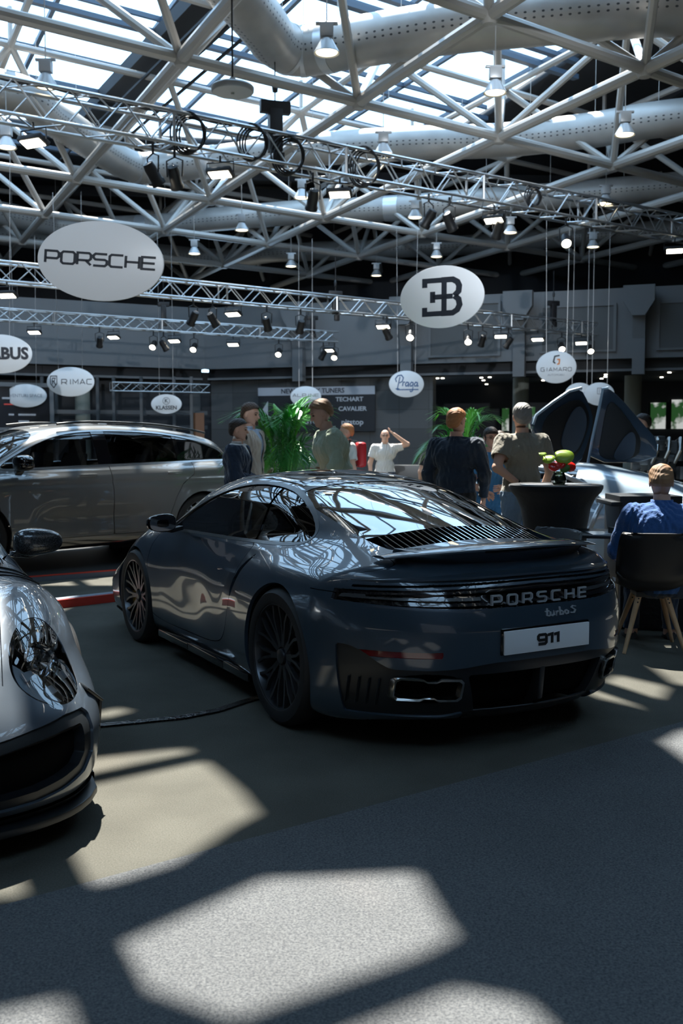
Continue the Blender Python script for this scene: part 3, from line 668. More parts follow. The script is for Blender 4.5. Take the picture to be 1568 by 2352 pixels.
# space frame: one Empty for the ceiling structure
UA = np.array((2.84, 2.07, 0)); UP = np.array((-1.80, 3.66, 0)); N0 = np.array((.30, 18.30, 7.5)); ZU = 1.9
ceil = empty('ceiling', (0, 0, 0), kind=S_)
lo = lambda i, j: N0+UA*i+UP*j
hi = lambda i, j: N0+UA*(i+.5)+UP*(j+.5)+np.array((0, 0, ZU))
def inside(p): return -15.5 < p[0] < 15.5 and -9 < p[1] < 41
MISS = {1, -2, -5, 7}
chord = MB(); upper = MB(); web = MB()
for i in range(-14, 15):
    for j in range(-9, 11):
        p = lo(i, j)
        if inside(p) and j not in MISS:
            q = lo(i+1, j)
            if inside(q): chord.tube([p, q], .095, 10, False)
            k = j+1 if j+1 not in MISS else j+2
            q = lo(i, k)
            if inside(q): chord.tube([p, q], .105, 10, False)
            web.lathe([(0, -.14), (.10, -.13), (.15, -.05), (.15, .06), (.10, .14), (0, .15)], 10, None, p)
            for a, c in ((0, 0), (-1, 0), (0, -1), (-1, -1)):
                if inside(hi(i+a, j+c)): web.tube([p, hi(i+a, j+c)], .075, 8, False)
        p = hi(i, j)
        if inside(p):
            if inside(hi(i+1, j)): upper.tube([p, hi(i+1, j)], .075, 8, False)
            if inside(hi(i, j+1)): upper.tube([p, hi(i, j+1)], .075, 8, False)
            upper.tube([p, p+(0, 0, .75)], .05, 6, False)
chord.build('lower_chord', M['tube'], ceil); upper.build('upper_chord', M['tube'], ceil); web.build('web_strut', M['tube'], ceil)
# roof deck with skylight and added openings out of view that shape the sunlight
RZ = 10.2
sunv = np.array(SUN_DIR); 
def back(u, v): p = onz(u, v, 0); q = p-sunv*(RZ/(-sunv[2]))*(-1)*-1; t = RZ/-sunv[2]; q = p-sunv*t; return (q[0], q[1])
OPEN = [
    [(-13, 15.2), (-13, 27.6), (-9.4, 28.3), (-6.8, 29.7), (-3.6, 30.4), (2.8, 30.4), (3.9, 27.8), (5.4, 23.4), (6.8, 20.4), (7.6, 18.0), (6.4, 15.2)],
]
FLOORPATCH = [  # sunlit floor outlines; unseen roof holes are cut back along the sun from these
    [(-60, 2075), (-300, 1950), (-100, 1740), (110, 1700), (225, 1765), (385, 1680), (480, 1745), (585, 1835), (612, 1925), (440, 1975), (200, 2050), (-60, 2125)],
    [(225, 2125), (420, 2060), (690, 1965), (760, 2010), (850, 2060), (870, 2030), (800, 1945), (840, 1920), (905, 1960), (1105, 2120), (1010, 2180), (760, 2270), (520, 2352), (400, 2400), (330, 2300)],
    [(-400, 2150), (95, 2150), (150, 2300), (240, 2480), (-400, 2700)],
    [(540, 2420), (820, 2315), (1170, 2180), (1350, 2290), (1330, 2420), (1000, 2600), (620, 2600)],
    [(1485, 1700), (1530, 1665), (1700, 1640), (1740, 1800), (1600, 1780)],
    [(170, 1495), (240, 1500), (300, 1540), (295, 1592), (170, 1592)], [(170, 1604), (290, 1606), (310, 1645), (170, 1660)],
    [(1270, 1560), (1400, 1540), (1500, 1560), (1560, 1600), (1480, 1640), (1400, 1625)], [(1380, 1480), (1500, 1470), (1600, 1500), (1560, 1520)],
]
for P in FLOORPATCH: OPEN.append([back(*p) for p in P])
OPEN += [[(-5.6, 11.9), (-3.9, 11.5), (-3.6, 14.3), (-5.2, 14.6)], [(-3.2, 13.0), (-.3, 13.0), (-.3, 15.1), (-3.2, 15.1)], [(0., 12.9), (2.8, 12.9), (2.8, 15.1), (0., 15.1)], [(.8, 11.0), (2.2, 11.0), (2.2, 12.3), (.8, 12.3)], [(1.9, 14.0), (3.8, 14.0), (3.8, 15.1), (1.9, 15.1)], [(3.2, 11.2), (4.4, 11.6), (4.0, 12.9), (3.0, 12.6)], [(-10, 0), (-6.0, 0), (-6.0, 9), (-10, 9)], [(4.8, -4), (9.5, -4), (9.5, 7), (6.2, 7)], [(-4, -7), (3.5, -7), (3.5, -2.6), (-4, -2.6)]]  # unseen openings, several added so sun reaches the people and cars
hgt = .35
gx = np.arange(-16, 16.01, .5); gy = np.arange(-9.5, 43.01, .5)
V = np.array([(x, y, RZ) for x in gx for y in gy]); k = len(gy)
Q = np.array([(i*k+j, (i+1)*k+j, (i+1)*k+j+1, i*k+j+1) for i in range(len(gx)-1) for j in range(k-1)])
Vr, Tr = V, tri(Q)
for P in OPEN:
    f = poly_sd(P); Vr, Tr = cut(Vr, Tr, lambda x, y, z: -f(x, y), 1e-3)
o = link_mesh('roof_deck', Vr, Tr, M['roofdark'], ceil, False)
md = o.modifiers.new('s', 'SOLIDIFY'); md.thickness = .2; md.offset = 1
glaz = MB(); mul = MB()
P = OPEN[0]; glaz.add([(x, y, RZ+.25) for x, y in P], [tuple(range(len(P)))])
for P in OPEN[1:]: glaz.add([(x, y, RZ+.25) for x, y in P], [tuple(range(len(P)))])
glaz.build('glazing', glassmat('roof_glass', (.93, .95, .96)), ceil, 0)
f0 = poly_sd(OPEN[0]); ua = UA/np.linalg.norm(UA); up_ = UP/np.linalg.norm(UP); c0 = np.array((-2, 23, RZ+.1))
for k in range(-18, 19):
    for D, E_, st, w in ((ua, up_, 3.1, .08), (up_, ua, 2.2, .09)):
        o_ = c0+E_*k*st; run = []
        for t in np.arange(-18, 18, .25):
            p = o_+D*t
            if f0(np.array([p[0]]), np.array([p[1]]))[0] < 0: run.append(t)
        if len(run) > 2: mul.beam(o_+D*run[0], o_+D*run[-1], w, .10)
for k in range(-3, 4):
    o_ = c0+up_*k*4.2+(0, 0, -.45); run = [t for t in np.arange(-18, 18, .25) if f0(np.array([(o_+ua*t)[0]]), np.array([(o_+ua*t)[1]]))[0] < 0]
    if len(run) > 2:
        for dz in (0, .35): mul.beam(o_+ua*run[0]+(0, 0, dz-.2), o_+ua*run[-1]+(0, 0, dz-.2), .16, .10)
mul.build('mullion', M['mullion'], ceil, 0)
# dark maintenance gantry crossing the skylight
g = MB(); a = onz(180, 330, 9.8); c = onz(640, -120, 9.8)
g.beam(a, c, .9, .06); 
for s in (-1, 1):
    dd = (c-a)/np.linalg.norm(c-a); nn = np.array((-dd[1], dd[0], 0))*.5*s
    g.beam(a+nn+(0, 0, .1), c+nn+(0, 0, .1), .08, .3); g.beam(a+nn*1.0+(0, 0, -.5), c+nn+(0, 0, -.5), .05, .05)
g.build('gantry', M['roofdark'], ceil, 0)
# roof beams over the dark deck
rb = MB()
for y in np.arange(20, 37, 2.4): rb.beam((-16, y, RZ-.25), (16, y+2, RZ-.25), .14, .3) if y > 30 else None
for x in np.arange(5, 16, 1.6): rb.beam((x+2.4, 14, RZ-.2), (x-1, 30.0, RZ-.2), .12, .25) if x > 7 else None
rb.build('roof_beam', mat('roof_beam', (.03, .035, .045), .7), ceil, 0)

# ducts with perforation dots
def perf_mat():
    m = mat('perforated_duct', (.40, .41, .42), .4, .2); nt = m.node_tree; b = nt.nodes['Principled BSDF']; L = nt.links.new
    uv = nt.nodes.new('ShaderNodeUVMap'); sp = nt.nodes.new('ShaderNodeSeparateXYZ'); L(uv.outputs[0], sp.inputs[0])
    def mth(op, a, c=None, v=None):
        n = nt.nodes.new('ShaderNodeMath'); n.operation = op; L(a, n.inputs[0]); 
        if c is not None: L(c, n.inputs[1])
        if v is not None: n.inputs[1].default_value = v
        return n.outputs[0]
    fx = mth('SUBTRACT', mth('FRACT', mth('MULTIPLY', sp.outputs[0], v=7.)), v=.5); fy = mth('SUBTRACT', mth('FRACT', sp.outputs[1]), v=.5)
    r = mth('SQRT', mth('ADD', mth('MULTIPLY', fx, fx), mth('MULTIPLY', mth('MULTIPLY', fy, fy), v=.8)))
    hole = mth('LESS_THAN', r, v=.17)
    rows = mth('ADD', mth('MULTIPLY', mth('GREATER_THAN', sp.outputs[1], v=5.), mth('LESS_THAN', sp.outputs[1], v=7.)), mth('MULTIPLY', mth('GREATER_THAN', sp.outputs[1], v=13.), mth('LESS_THAN', sp.outputs[1], v=15.)))
    msk = mth('MULTIPLY', hole, rows)
    mx = nt.nodes.new('ShaderNodeMix'); mx.data_type = 'RGBA'; L(msk, mx.inputs[0])
    n = nt.nodes.new('ShaderNodeTexNoise'); n.inputs['Scale'].default_value = .9; n.inputs['Detail'].default_value = 5; tc = nt.nodes.new('ShaderNodeTexCoord'); L(tc.outputs['Object'], n.inputs['Vector'])
    cr = nt.nodes.new('ShaderNodeValToRGB'); cr.color_ramp.elements[0].position = .35; cr.color_ramp.elements[0].color = (.30, .29, .275, 1); cr.color_ramp.elements[1].position = .65; cr.color_ramp.elements[1].color = (.42, .405, .385, 1); L(n.outputs[0], cr.inputs[0])
    L(cr.outputs[0], mx.inputs[6]); mx.inputs[7].default_value = (.04, .045, .05, 1); L(mx.outputs[2], b.inputs['Base Color']); return m
M['perf'] = perf_mat()
def duct(pts, r, label, rings=()):
    pts = np.array(pts, float); d = empty('air_duct', tuple(pts[0]), 0, label, 'air duct')
    # spline through the points
    P = [pts[0]]
    ext = np.vstack([2*pts[0]-pts[1], pts, 2*pts[-1]-pts[-2]])
    for i in range(1, len(ext)-2):
        for t in np.linspace(.08, 1, 12):
            p0, p1, p2, p3 = ext[i-1:i+3]; P.append(.5*((2*p1)+(-p0+p2)*t+(2*p0-5*p1+4*p2-p3)*t*t+(-p0+3*p1-3*p2+p3)*t**3))
    P = np.array(P)-pts[0]; n = 28; b = MB(); b.tube(P, r, n, False)
    o = b.build('duct_pipe', M['perf'], d, True); me = o.data
    uvl = me.uv_layers.new(name='uv'); L = np.concatenate([[0], np.cumsum(np.linalg.norm(np.diff(P, axis=0), axis=1))])
    T = np.gradient(P, axis=0)
    for f in me.polygons:
        vi = list(f.vertices); ring = [v//n for v in vi]
        ang = []
        for v in vi:
            c = P[v//n]; q = np.array(me.vertices[v].co)-c; t = T[v//n]/np.linalg.norm(T[v//n]); sd_ = np.cross(t, (0, 0, 1.)); sd_ /= np.linalg.norm(sd_)
            ang.append(math.atan2(q @ np.cross(sd_, t), q @ sd_)/(2*PI)*30+15)
        if max(ang)-min(ang) > 15: ang = [a+30 if a < 15 else a for a in ang]
        for li, a, rg in zip(f.loop_indices, ang, ring): uvl.data[li].uv = (L[rg], a)
    for k in rings:
        k = int(k*(len(P)-1)); b = MB(); b.tube(P[max(0, k-1):k+2], r*1.03, 28); b.build('duct_collar', M['ductring'], d)
    hang = MB()
    for k in range(4, len(P)-1, 9): hang.tube([P[k]+(0, 0, r*.9), P[k]+(0, 0, 10.1-pts[0][2]-P[k][2])], .006, 4)
    hang.build('duct_hanger', M['tube'], d, 0)
    return d
zD = 8.35
DK = lambda L_: [onz(u, v, zD) for u, v in L_]
duct([(-3.2, 10.2, zD), (-2.3, 13.4, zD)]+DK([(590, 40), (632, 95), (690, 118), (800, 100), (1020, 65), (1250, 42), (1568, 18)])+[(9.5, 16.3, zD), (15, 15.5, zD)], .42, 'large grey perforated air duct bending along the top edge of the hall', (.36, .41, .47))
duct([(-15, 17.5, zD), (-10.5, 18.6, zD)]+DK([(0, 205), (120, 270), (280, 372), (350, 386), (480, 372), (700, 345), (930, 330), (1150, 322), (1350, 300), (1568, 268)])+[(12, 20.5, zD)], .38, 'second grey perforated air duct behind the first one, with a bend at left', (.37, .42, .5))
duct([(-16, 24, zD)]+DK([(0, 490), (150, 520), (330, 520), (480, 505), (700, 487), (900, 478), (1100, 462), (1300, 448), (1568, 425)])+[(15, 25.6, zD)], .36, 'third grey perforated air duct running above the oval white sign boards', (.3, .6))
duct([(-15, 31.5, zD)]+DK([(450, 590), (640, 580), (860, 572), (1080, 562), (1300, 545), (1568, 525)])+[(15, 30.5, zD)], .34, 'farthest grey air duct in the dark end of the hall', ())
# ---------------------------------------------------------------- walls
Cc = np.array((-4.5, 33., 0)); Rr = np.array((9.6, 28., 0)); Ll = np.array((-10.3, 30.1, 0))
dR = (Rr-Cc)/np.linalg.norm(Rr-Cc); dL = (Ll-Cc)/np.linalg.norm(Ll-Cc); nR = np.array((dR[1], -dR[0], 0)); nL = np.array((-dL[1], dL[0], 0))   # n points into the hall
Rend = Cc+dR*24; Lend = Cc+dL*17
def wslab(b, a, c, n, t, z0, z1):      # wall slab between a,c with thickness t going away from the hall
    V = [a, c, c-n*t, a-n*t]; b.add([v+(0, 0, z0) for v in V]+[v+(0, 0, z1) for v in V], BF); return b
e = empty('wall_back', tuple(Cc), kind=S_)
def wp(nm, b, m, **k):
    b.v = [v-Cc for v in b.v]; return b.build(nm, m, e, 0, **k)
wp('upper_band', wslab(MB(), Cc, Rend, nR, 7.5, 3.77, 5.75), M['wallwhite']); wp('upper_band', wslab(MB(), Cc, Lend, nL, 7.5, 3.77, 5.75), M['wallwhite'])
wp('dark_upper_wall', wslab(MB(), Cc-nR*7.3-dR*6, Rend-nR*7.3, nR, .3, 5, 10.4), M['roofdark']); wp('dark_upper_wall', wslab(MB(), Cc-nL*7.3-dL*6, Lend-nL*7.3, nL, .3, 5, 10.4), M['roofdark'])
wp('fascia', wslab(MB(), Cc-nR*.3, Rend-nR*.3, nR, .2, 3.42, 3.77), M['walldark']); wp('fascia', wslab(MB(), Cc-nL*.3, Lend-nL*.3, nL, .2, 3.42, 3.77), M['walldark'])
wp('fascia_rail', wslab(MB(), Cc-nR*.2, Rend-nR*.2, nR, .06, 3.42, 3.49), M['wallwhite']); wp('fascia_rail', wslab(MB(), Cc-nL*.2, Lend-nL*.2, nL, .06, 3.42, 3.49), M['wallwhite'])
# deep recess behind
gA = Cc+dL*.0-nL*.6; 
xs_ = lambda u, y: ony(u, 1000, y)
pA = ony(478, 1000, 32.6); pB = ony(990, 1000, 31.6)
wp('granite_wall', wslab(MB(), Cc-nL*.45, Cc-nL*.45+dL*.35, nL, .4, 0, 3.42), M['granite']); wp('granite_wall', wslab(MB(), Cc-nR*.45, Cc+dR*7.6-nR*.45, nR, .4, 0, 3.42), M['granite'])
wp('recess_wall', wslab(MB(), Cc-nR*6+dR*5, Rend-nR*6, nR, .2, 0, 3.7), M['walldark']); wp('recess_wall', wslab(MB(), Cc-nL*2.4+dR*3, Lend-nL*2.4, nL, .2, 0, 3.7), M['walldark'])
wp('recess_ceiling', wslab(MB(), Cc-nR*.3, Rend-nR*.3, nR, 6.5, 3.42, 3.5), M['roofdark']); wp('recess_ceiling', wslab(MB(), Cc-nL*.3, Lend-nL*.3, nL, 3, 3.42, 3.5), M['roofdark'])
for s0, s1 in ((1.55, 1.7), (7.7, 12.9), (15.2, 20.)):     # blinds in the white band
    pass
wpx = [(984, 1150, 700, 815), (1240, 1415, 705, 805), (1508, 1640, 695, 798)]
def onwall(u, v, off=0.):
    x = (u-784)/2287; up = -(v-1176)/2287; r = np.array((x, _c+up*_s, -_s+up*_c)); C0 = np.array((0, 0, 1.5)); q = Cc+nR*off; t = ((q-C0) @ nR)/(r @ nR); return C0+r*t
for a, c, t_, b_ in wpx:
    p0, p1 = onwall(a, (t_+b_)/2), onwall(c, (t_+b_)/2); z1, z0 = onwall((a+c)/2, t_)[2], onwall((a+c)/2, b_)[2]
    p0 = p0*(1, 1, 0); p1 = p1*(1, 1, 0)
    wp('blind', wslab(MB(), p0+nR*.03, p1+nR*.03, nR, .04, z0, z1), M['wallpanel'])
    for q0, q1, za, zb in ((p0, p0+dR*.08, z0, z1), (p1-dR*.08, p1, z0, z1), (p0, p1, z0-.06, z0), (p0, p1, z1, z1+.06)):
        wp('blind_frame', wslab(MB(), q0+nR*.06, q1+nR*.06, nR, .08, za, zb), M['wallwhite'])
for u in (690, 937, 1195, 1468):          # brackets carrying the roof
    p = onwall(u, 760)*(1, 1, 0); b = MB(); prof = [(0, 3.3), (.28, 3.3), (.28, 4.3), (.5, 5.1), (.6, 5.4), (.6, 5.72), (0, 5.72)]
    V = []; w = .17
    for s in (-1, 1):
        for q, z in prof: V.append(p+nR*q+dR*w*s+(0, 0, z))
    n = len(prof); b.add(V, [tuple(range(n)), tuple(range(2*n-1, n-1, -1))]+[(i, i+n, (i+1) % n+n, (i+1) % n) for i in range(n)])
    V = [p+nR*.62+dR*s*ww+(0, 0, z) for z, ww in ((4.9, .17), (5.3, .42), (5.73, .42)) for s in (-1, 1)]; V += [v-nR*.3 for v in V]
    b.add(V, [(0, 1, 3, 2), (2, 3, 5, 4), (6, 8, 9, 7), (8, 10, 11, 9), (0, 2, 8, 6), (2, 4, 10, 8), (1, 7, 9, 3), (3, 9, 11, 5), (4, 5, 11, 10), (0, 6, 7, 1)])
    wp('bracket', b, M['wallwhite'], bevel=0)
for u, r_ in ((190, .23), (1195, .25), (1452, .25)):
    p = (onwall(u, 950, -2.0) if u > 500 else ony(190, 950, 31.5))*(1, 1, 0)
    b = MB(); b.lathe([(r_, 0), (r_, 3.4)], 24, None, p); wp('column', b, M['column'])
# side and rear walls (outside the frame, closing the hall)
for nm, a, c, n in (('wall_left', (-16, -10, 0), (-16, 36, 0), (1, 0, 0)), ('wall_right', (16, 36, 0), (16, -10, 0), (-1, 0, 0)), ('wall_front', (16, -9.8, 0), (-16, -9.8, 0), (0, 1, 0))):
    b = wslab(MB(), np.array(a, float), np.array(c, float), np.array(n, float), .2, 0, 10.4); tag(b.build(nm, mat(nm+'_paint', (.045, .05, .06), .8), smooth=0), kind=S_)
# daylight windows deep in the recess at right
wn = 0
for u0, u1, v0, v1 in ((1490, 1532, 925, 985), (1538, 1640, 918, 985), (1150, 1172, 938, 990), (1205, 1232, 935, 985)):
    wn += 1; a, c = onwall(u0, 950, -5.9), onwall(u1, 950, -5.9); z1, z0 = onwall(u0, v0, -5.9)[2], onwall(u0, v1, -5.9)[2]
    w_ = empty('window_%d' % wn, tuple(a*(1, 1, 0)), kind=S_)
    o = wslab(MB(), a*(1, 1, 0), c*(1, 1, 0), nR, .03, z0, z1); o.v = [v-a*(1, 1, 0) for v in o.v]
    m = M.get('daylight') or mat('daylight_garden', (.1, .2, .1), .9)
    if 'daylight' not in M:
        M['daylight'] = m; nt = m.node_tree; n1 = nt.nodes.new('ShaderNodeTexNoise'); n1.inputs['Scale'].default_value = 3.; cr = nt.nodes.new('ShaderNodeValToRGB')
        cr.color_ramp.elements[0].color = (.02, .07, .02, 1); cr.color_ramp.elements[0].position = .42; cr.color_ramp.elements[1].color = (.6, .62, .6, 1); cr.color_ramp.elements[1].position = .56
        tc = nt.nodes.new('ShaderNodeTexCoord'); nt.links.new(tc.outputs['Object'], n1.inputs['Vector']); nt.links.new(n1.outputs[0], cr.inputs[0]); nt.links.new(cr.outputs[0], nt.nodes['Principled BSDF'].inputs['Emission Color']); nt.nodes['Principled BSDF'].inputs['Emission Strength'].default_value = .8
    o.build('pane', m, w_, 0)
    fr = MB()
    for q in (0, 1): fr.beam((a if q == 0 else c)*(1, 1, 0)-a*(1, 1, 0)+nR*.04+(0, 0, z0), (a if q == 0 else c)*(1, 1, 0)-a*(1, 1, 0)+nR*.04+(0, 0, z1), .08, .08, (1, 0, 0))
    fr.build('frame', M['walldark'], w_, 0)

# recessed downlights
spots = [(641, 848), (1105, 868), (1110, 874), (1117, 883), (1124, 887), (1004, 887), (1016, 895), (1247, 874), (1381, 870), (1391, 861), (1519, 867), (1537, 856), (1390, 866)]
dl = None
for k, (u, v) in enumerate(spots[1:]):
    p = onz(u, v, 3.40)
    if p[1] > 36 or p[1] < 26: p = onwall(u, v, -1.5); 
    if dl is None:
        dl = MB().lathe([(0, 0), (.05, 0), (.05, .02), (0, .02)], 12).build('downlight', M['cool']); tag(dl, 'small recessed ceiling spotlight in the dark soffit at right', 'downlight', 'soffit downlights'); dl.location = (p[0], p[1], 3.395)
    else: c = dl.copy(); COL.objects.link(c); c.location = (p[0], p[1], 3.395)

# ---------------------------------------------------------------- box trusses and stage lights
def truss(name, label, a, c, s, step, r=.022, twist=0.):
    a = np.array(a, float); c = np.array(c, float); d = c-a; Ln = np.linalg.norm(d); d /= Ln; side = np.cross(d, (0, 0, 1.)); side /= np.linalg.norm(side); up = np.cross(side, d)
    root = empty(name, tuple(a), 0, label, 'lighting truss'); cn = [side*s*i/2+up*s*j/2 for i, j in ((-1, -1), (1, -1), (1, 1), (-1, 1))]
    for k in range(4): MB().tube([cn[k], cn[k]+d*Ln], r, 8).build('truss_tube', M['alu'], root)
    b = MB(); n = int(Ln/step)
    for i in range(n):
        t0, t1 = d*(i*Ln/n), d*((i+1)*Ln/n)
        for k in range(4):
            p, q = (cn[k], cn[(k+1) % 4]) if i % 2 else (cn[(k+1) % 4], cn[k]); b.tube([t0+p, t1+q], r*.5, 5, False)
        if i % 8 == 0:
            for k in range(4): b.tube([t0+cn[k], t0+cn[(k+1) % 4]], r*.9, 5, False)
    b.build('truss_lacing', M['alu'], root); return root
T1 = (ony(-120, 205, 14.4), ony(1680, 548, 25.6)); T2 = (ony(-150, 610, 17.4), ony(1362, 757, 28.6)); T3 = (ony(-150, 712, 25.4), ony(772, 775, 30.6))
T4 = (ony(255, 888, 29.6), ony(478, 893, 31.1))
truss('lighting_truss', 'near aluminium box truss crossing the hall diagonally under the space frame', *T1, .50, .42, .030)
truss('lighting_truss', 'middle aluminium box truss passing behind the large oval signs', *T2, .34, .36)
truss('lighting_truss', 'farthest aluminium box truss, short, in front of the grey wall band at left', *T3, .30, .36)
truss('lighting_truss', 'small dark truss under the soffit above the oval sign with a K', *T4, .25, .3, .014)
def ontruss(T, u):
    a, c = T; lo_, hi_ = 0., 1.
    for _ in range(40):
        m_ = (lo_+hi_)/2; p = a+(c-a)*m_; px = 784+2287*p[0]/(p[1]*_c-(p[2]-1.5)*_s)
        if px < u: lo_ = m_
        else: hi_ = m_
    return a+(c-a)*(lo_+hi_)/2
# stage spotlight
def spot_proto():
    r = empty('stage_spotlight'); b = MB()
    b.lathe([(0, .16), (.07, .15), (.085, .08), (.085, -.10), (.10, -.12), (.10, -.17), (.088, -.17), (.088, -.13), (0, -.13)], 20); b.build('lamp_body', M['fixture'], r, 40)
    b = MB().lathe([(0, -.135), (.086, -.14), (.086, -.15), (0, -.155)], 20); b.build('lens', M['cool'], r)
    b = MB(); b.tube([(.11, 0, 0), (.12, 0, .22), (0, 0, .27), (-.12, 0, .22), (-.11, 0, 0)], .012, 6); b.tube([(0, 0, .27), (0, 0, .40)], .02, 6); b.build('yoke', M['fixture'], r)
    return r
def flood_proto():
    r = empty('flood_light'); b = MB(); b.box((0, 0, 0), (.42, .22, .07)); b.build('lamp_body', M['fixture'], r, 40, bevel=.01)
    b = MB(); b.box((0, 0, -.04), (.34, .16, .012)); b.build('lens', M['cool'], r)
    b = MB(); b.tube([(.23, 0, 0), (.23, 0, .16), (-.23, 0, .16), (-.23, 0, 0)], .012, 6); b.tube([(0, 0, .16), (0, 0, .26)], .018, 6); b.build('yoke', M['fixture'], r); return r
def bay_proto():
    r = empty('pendant_lamp'); b = MB(); b.lathe([(0, .0), (.07, .0), (.155, -.15), (.165, -.17), (.16, -.175), (.14, -.155), (.0, -.155)], 28); b.build('reflector', M['lampwhite'], r, 40)
    b = MB(); b.lathe([(0, -.157), (.135, -.157), (.13, -.166), (0, -.168)], 24); b.build('lens', M['warm'], r)
    b = MB(); b.box((0, 0, .10), (.17, .13, .16)); b.box((0, 0, .19), (.28, .05, .035)); b.build('ballast_box', M['lampwhite'], r, 40, bevel=.01)
    b = MB(); b.tube([(0, 0, .18), (0, 0, 1.1)], .008, 5); b.build('suspension_cable', M['tube'], r); return r
def tilt(o, r):
    for c in o.children:
        if c.name[:4] in ('lamp', 'lens'): c.rotation_euler = r
bp_ = bay_proto(); BAY = [(750, 90, 'hanging below the largest duct near the top of the hall'), (1137, 185, 'right of the top duct, between two white struts'), (1435, 285, 'hanging in front of the right part of the second duct'), (880, 330, 'just above the black cable coil'), (1391, 448, 'over the third duct at far right'), (953, 482, 'above the oval sign with a dark monogram'), (1172, 518, 'right of the monogram sign chains'), (1362, 552, 'in the dark right end below the near truss'), (1002, 575, 'just left of the monogram sign chains'), (864, 620, 'left above the monogram sign'), (693, 435, 'below the middle bend of the near truss'), (555, 512, 'over the third duct right of the largest oval sign'), (446, 568, 'directly right of the largest oval sign'), (668, 598, 'over the farthest duct in the centre'), (105, 170, 'in the skylight at upper left'), (15, 315, 'at the left edge, under the near truss')]
for k, (u, v, w) in enumerate(BAY):
    p = onz(u, v, 7.0); o = bp_ if k == 0 else dup(bp_)
    o.location = tuple(p); o.scale = (1.1,)*3; tag(o, 'grey bell-shaped pendant lamp '+w, 'pendant lamp', 'pendant lamps under the roof')
fp = flood_proto(); FL = [(T1, 75, 1, 'on the near truss at far left'), (T1, 505, 1, 'on the near truss beside the black motor hoist'), (T1, 780, 1, 'on the near truss in the centre'), (T1, 1135, 1, 'on the near truss at right'), (T1, 1550, 1, 'on the near truss at the right edge'), (T2, 15, 0, 'on the middle truss at the left edge'), (T2, 535, 1, 'on the middle truss right of the largest sign'), (T2, 880, 1, 'on the middle truss left of the monogram sign'), (T2, 1150, 1, 'on the middle truss right of the monogram sign'), (T2, 1235, 1, 'on the middle truss above the wall blind'), (T2, 1335, 1, 'at the right end of the middle truss'), (T3, 78, 1, 'on the farthest truss at left'), (T3, 260, 1, 'on the farthest truss below the largest sign'), (T3, 400, 1, 'in the middle of the farthest truss'), (T3, 535, 1, 'on the farthest truss right of its middle'), (T3, 755, 1, 'at the right end of the farthest truss')]
for k, (T, u, _, w) in enumerate(FL):
    p = ontruss(T, u); o = fp if k == 0 else dup(fp); s_ = 1.05 if T is T1 else .85
    o.location = tuple(p-(0, 0, .26*s_+(.24 if T is T1 else .165))); o.scale = (s_,)*3; tilt(o, (math.radians(-22), 0, 0)); o.rotation_euler = (0, 0, -.45+.15*(k % 3)); tag(o, 'lit rectangular flood light '+w, 'flood light', 'flood lights on the trusses')
sp_ = spot_proto(); SPT = [(T1, 350, -1, 'hung left of the second duct bend'), (T1, 400, -1, 'low over the second duct bend'), (T1, 718, -1, 'right of the truss centre'), (T1, 985, -1, 'over the third duct'), (T1, 1032, -1, 'low beside the third duct, pointing down'), (T1, 1300, 1, 'glowing white at right'), (T1, 1145, -1, 'below the lit flood at right'), (T2, 443, -1, 'first right of the largest sign'), (T2, 488, -1, 'second right of the largest sign'), (T2, 612, -1, 'left of the truss centre'), (T2, 690, -1, 'at the truss centre'), (T2, 942, 1, 'glowing, left behind the monogram sign'), (T2, 888, -1, 'left of the monogram sign'), (T2, 1075, 1, 'glowing at the lower right of the monogram sign'), (T2, 1108, -1, 'right of the monogram sign'), (T2, 1168, -1, 'above the wall blinds'), (T2, 1290, 1, 'glowing near the right end of the middle truss'), (T2, 1356, 1, 'glowing at the very end of the middle truss'), (T3, 228, -1, 'on the farthest truss below the largest sign'), (T3, 352, 1, 'left of three on the farthest truss'), (T3, 375, -1, 'middle of three on the farthest truss'), (T3, 445, 1, 'right of three on the farthest truss'), (T3, 640, 1, 'glowing near the bracket on the farthest truss'), (T3, 742, -1, 'near the right end of the farthest truss'), (T3, 768, 1, 'at the tip of the farthest truss')]
for k, (T, u, lit, w) in enumerate(SPT):
    p = ontruss(T, u); o = sp_ if k == 0 else dup(sp_); s_ = 1.15 if T is T1 else .95
    o.location = tuple(p-(0, 0, .40*s_+(.24 if T is T1 else .165))); o.scale = (s_,)*3; a = math.radians(-55 if lit > 0 else 40); tilt(o, (a, 0, 0)); o.rotation_euler = (0, 0, .5*(k % 4)-.7 if lit < 0 else -.1)
    tag(o, 'black round stage spotlight '+w, 'stage light', 'stage spotlights on the trusses')
# hoists
def hoist(p, s, lb):
    r = empty('chain_hoist', tuple(p), .3, lb, 'hoist'); b = MB(); b.box((0, 0, 0), (.20*s, .18*s, .62*s)); b.box((0, 0, .34*s), (.46*s, .12*s, .18*s)); b.box((.05*s, 0, -.42*s), (.16*s, .14*s, .2*s)); b.build('motor_body', M['fixture'], r, 40, bevel=.015)
    b = MB(); b.tube([(0, 0, .4*s), (0, 0, 1.5*s)], .012, 5); b.lathe([(0, 0), (.04*s, .02), (.05*s, .1), (.02*s, .16), (0, .17)], 10, None, (0, 0, .55*s)); b.build('chain', M['fixture'], r)
p = ontruss(T1, 632); hoist(p+(0, 0, .35), 1.15, 'black chain hoist hanging over the near truss below the skylight'); p = ontruss(T2, 770); hoist(p+(0, 0, .0), .7, 'small black hoist in the middle of the middle truss')
p = ontruss(T3, 376); hoist(p+(0, 0, .35), .7, 'small black hoist on the farthest truss'); p = ontruss(T3, 718); hoist(p+(0, 0, .3), .7, 'small black hoist near the right end of the farthest truss'); p = ontruss(T2, 1270); hoist(p+(0, 0, .35), .75, 'small black hoist near the right end of the middle truss')
